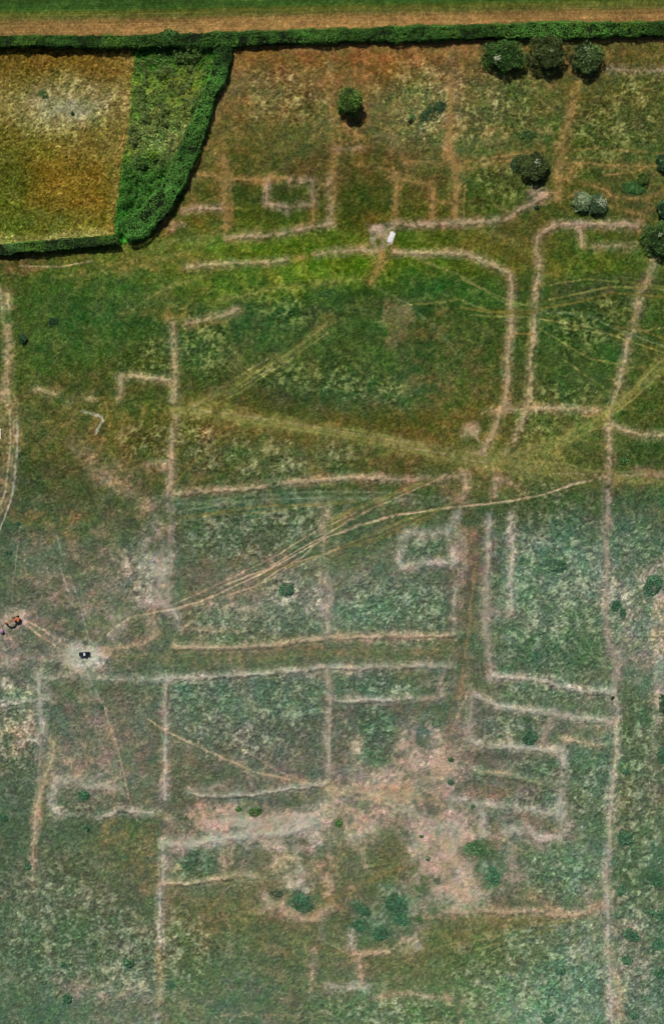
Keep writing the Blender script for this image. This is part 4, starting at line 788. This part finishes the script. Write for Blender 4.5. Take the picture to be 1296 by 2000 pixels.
# orange excavator with its boom reaching down to the south-west
x0, y0, _ = W0(32, 1209, 1.4)
ex = empty("excavator", (x0, y0, gz(32, 1209)), math.radians(207), label="orange tracked excavator reaching its boom to the lower left on bare soil", cat="excavator")
for s in (-1, 1):
    prof = [(-1.5 + .3 * (1 - math.cos(a)) * 0, 0) for a in (0,)]
    pr = [(-1.15 + .38 * math.cos(t), .40 + .38 * math.sin(t)) for t in np.linspace(math.pi / 2, 3 * math.pi / 2, 8)] + [(1.15 + .38 * math.cos(t), .40 + .38 * math.sin(t)) for t in np.linspace(-math.pi / 2, math.pi / 2, 8)]
    tr = MB().prism(pr, s * .95 - .25, s * .95 + .25).build("track", M_TYRE, ex)
    for xx in (-1.1, -.4, .4, 1.1): MB().cyl((xx, s * 1.215, .4), (xx, s * 1.19, .4), .22, n=12).build("track_roller", M_STEEL, tr)
MB().box(-.9, .9, -.7, .7, .45, .85).cyl((0, 0, .85), (0, 0, 1.0), .6, n=20).build("undercarriage", M_STEEL, ex)
T = Matrix.Rotation(math.radians(-50), 4, 'Z')       # house slewed against the boom as seen
hs = MB().box(-1.75, .65, -1.05, 1.05, 1.0, 1.75, T, .06).build("house", M_ORANGE, ex, .08)
MB().box(-1.95, -1.55, -1.0, 1.0, 1.02, 1.65, T).build("counterweight", M_BLACK, hs, .1)
cb = MB().box(-.45, .95, .12, 1.03, 1.752, 2.65, T, .08).build("cab", M_ORANGE, ex, .05)
MB().box(.90, .955, .2, .95, 1.85, 2.55, T).build("windscreen", M_GLASS, cb)
MB().box(-.3, .8, 1.0, 1.045, 1.85, 2.5, T).build("side_window", M_GLASS, cb)
def beam(m, p, q, wd, h0, h1):
    p = Vector(p); q = Vector(q); d = (q - p).normalized(); s_ = Vector((0, 1, 0)); u_ = d.cross(s_).normalized()
    vs = []
    for c_, hh in ((p, h0), (q, h1)):
        for a, b_ in ((-1, -1), (1, -1), (1, 1), (-1, 1)): vs.append(c_ + s_ * a * wd / 2 + u_ * b_ * hh / 2)
    return m.add(vs, [(3, 2, 1, 0), (4, 5, 6, 7), (0, 1, 5, 4), (1, 2, 6, 5), (2, 3, 7, 6), (3, 0, 4, 7)])
bm = MB(); beam(bm, (.3, -.2, 1.5), (2.2, -.2, 3.1), .55, .5, .7); beam(bm, (2.15, -.2, 3.08), (4.4, -.2, 3.0), .55, .7, .45)
bo = bm.build("boom", M_ORANGE, ex, .03)
MB().cyl((1.0, -.2, 1.5), (2.4, -.2, 2.8), .08).build("hydraulic_cylinder", M_STEEL, bo)
am = MB(); beam(am, (4.1, -.2, 3.15), (5.2, -.2, 1.5), .45, .6, .35); am.build("arm", M_ORANGE, ex, .03)
bk = MB().prism([(4.95, 1.5), (5.5, 1.55), (5.85, 1.1), (5.75, .5), (5.2, .28), (4.85, .5), (5.3, .6), (5.5, .95), (5.3, 1.2)], -.75, .35)
bk.build("bucket", M_STEEL, ex)

# mauve round water tank
x0, y0, _ = W0(4, 1233, .7)
tk = empty("water_tank", (x0, y0, gz(4, 1233)), label="small mauve round tank at the left edge below the excavator", cat="tank")
b = MB(); b.cyl((0, 0, 0), (0, 0, 1.15), .92, .95, n=24); b.cyl((0, 0, 1.15), (0, 0, 1.38), .95, .45, n=24); b.build("tank_shell", M_MAUVE, tk, .03)
MB().cyl((0, 0, 1.38), (0, 0, 1.46), .3, n=16).build("lid", M_MAUVE, tk, .02)
MB().cyl((.9, -.3, .2), (1.15, -.38, .2), .05, n=8).build("tap", M_STEEL, tk)

# black water trough on the left edge
x0, y0, _ = W0(-3.5, 847, .5)
tg = empty("water_trough", (x0, y0, gz(0, 847)), math.radians(-3), label="black trough with a pale concrete edge, cut by the left frame beside the wheel tracks", cat="trough")
b = MB(); b.box(-.9, .9, -2.4, 2.4, .02, .12); b.box(-.9, -.8, -2.4, 2.4, .12, .8); b.box(.8, .9, -2.4, 2.4, .12, .8); b.box(-.8, .8, -2.4, -2.3, .12, .8); b.box(-.8, .8, 2.3, 2.4, .12, .8)
b.build("basin", M_BLACK, tg)
MB().box(-.8, .8, -2.3, 2.3, .55, .6).build("water", M_GLASS, tg)
MB().box(.95, 1.45, -2.5, 2.5, -.1, .12).build("concrete_edge", M_STONE, tg, .02)

# heap of white stones
rng = np.random.default_rng(99)
x0, y0, _ = W0(764, 463, .2)
hp = empty("stone_heap", (x0, y0, gz(764, 463)), math.radians(-20), label="bright white heap of broken stones beside the bare pinkish patch", cat="stone heap")
def stones(n, seed, sc):
    r_ = np.random.default_rng(seed); m = MB()
    ico = [(0, 0, 1), (.9, 0, .35), (.28, .85, .35), (-.72, .53, .35), (-.72, -.53, .35), (.28, -.85, .35), (.72, .53, -.35), (-.28, .85, -.35), (-.9, 0, -.35), (-.28, -.85, -.35), (.72, -.53, -.35), (0, 0, -1)]
    fc_ = [(0,1,2),(0,2,3),(0,3,4),(0,4,5),(0,5,1),(1,6,2),(2,7,3),(3,8,4),(4,9,5),(5,10,1),(2,6,7),(3,7,8),(4,8,9),(5,9,10),(1,10,6),(11,7,6),(11,8,7),(11,9,8),(11,10,9),(11,6,10)]
    for i in range(n):
        q = r_.uniform(-1, 1, 2); edge_ = 1 + r_.normal() * .12
        px_, py_ = q[0] * 1.25 * edge_, q[1] * 2.6 * edge_
        s_ = r_.uniform(.10, .30) * sc; zz_ = max(.05, .45 * (1 - (q[0] ** 2 + q[1] ** 2) * .5)) * r_.uniform(.5, 1)
        M_ = Matrix.Translation((px_, py_, zz_)) @ Matrix.Rotation(r_.uniform(0, 6), 4, 'Z') @ Matrix.Rotation(r_.uniform(0, 6), 4, 'X')
        m.add([(a * s_ * r_.uniform(.8, 1.2), b_ * s_ * r_.uniform(.8, 1.2), c_ * s_ * .7) for a, b_, c_ in ico], fc_, M_)
    return m
stones(520, 3, 1.0).build("loose_stones", M_STONE, hp)
hb = []; hf = []
for i in range(13):
    for j in range(9):
        a = (i / 12 * 2 - 1); b_ = (j / 8 * 2 - 1)
        hb.append((b_ * 1.25 * (1 + rng.normal() * .06), a * 2.6 * (1 + rng.normal() * .05), max(-.1, .42 * (1 - max(abs(a), abs(b_)) ** 4) + rng.normal() * .05 - .02)))
for i in range(12):
    for j in range(8): hf.append((i * 9 + j, i * 9 + j + 1, (i + 1) * 9 + j + 1, (i + 1) * 9 + j))
m = MB(); m.v = hb; m.f = hf; m.build("rubble", M_STONE, hp)
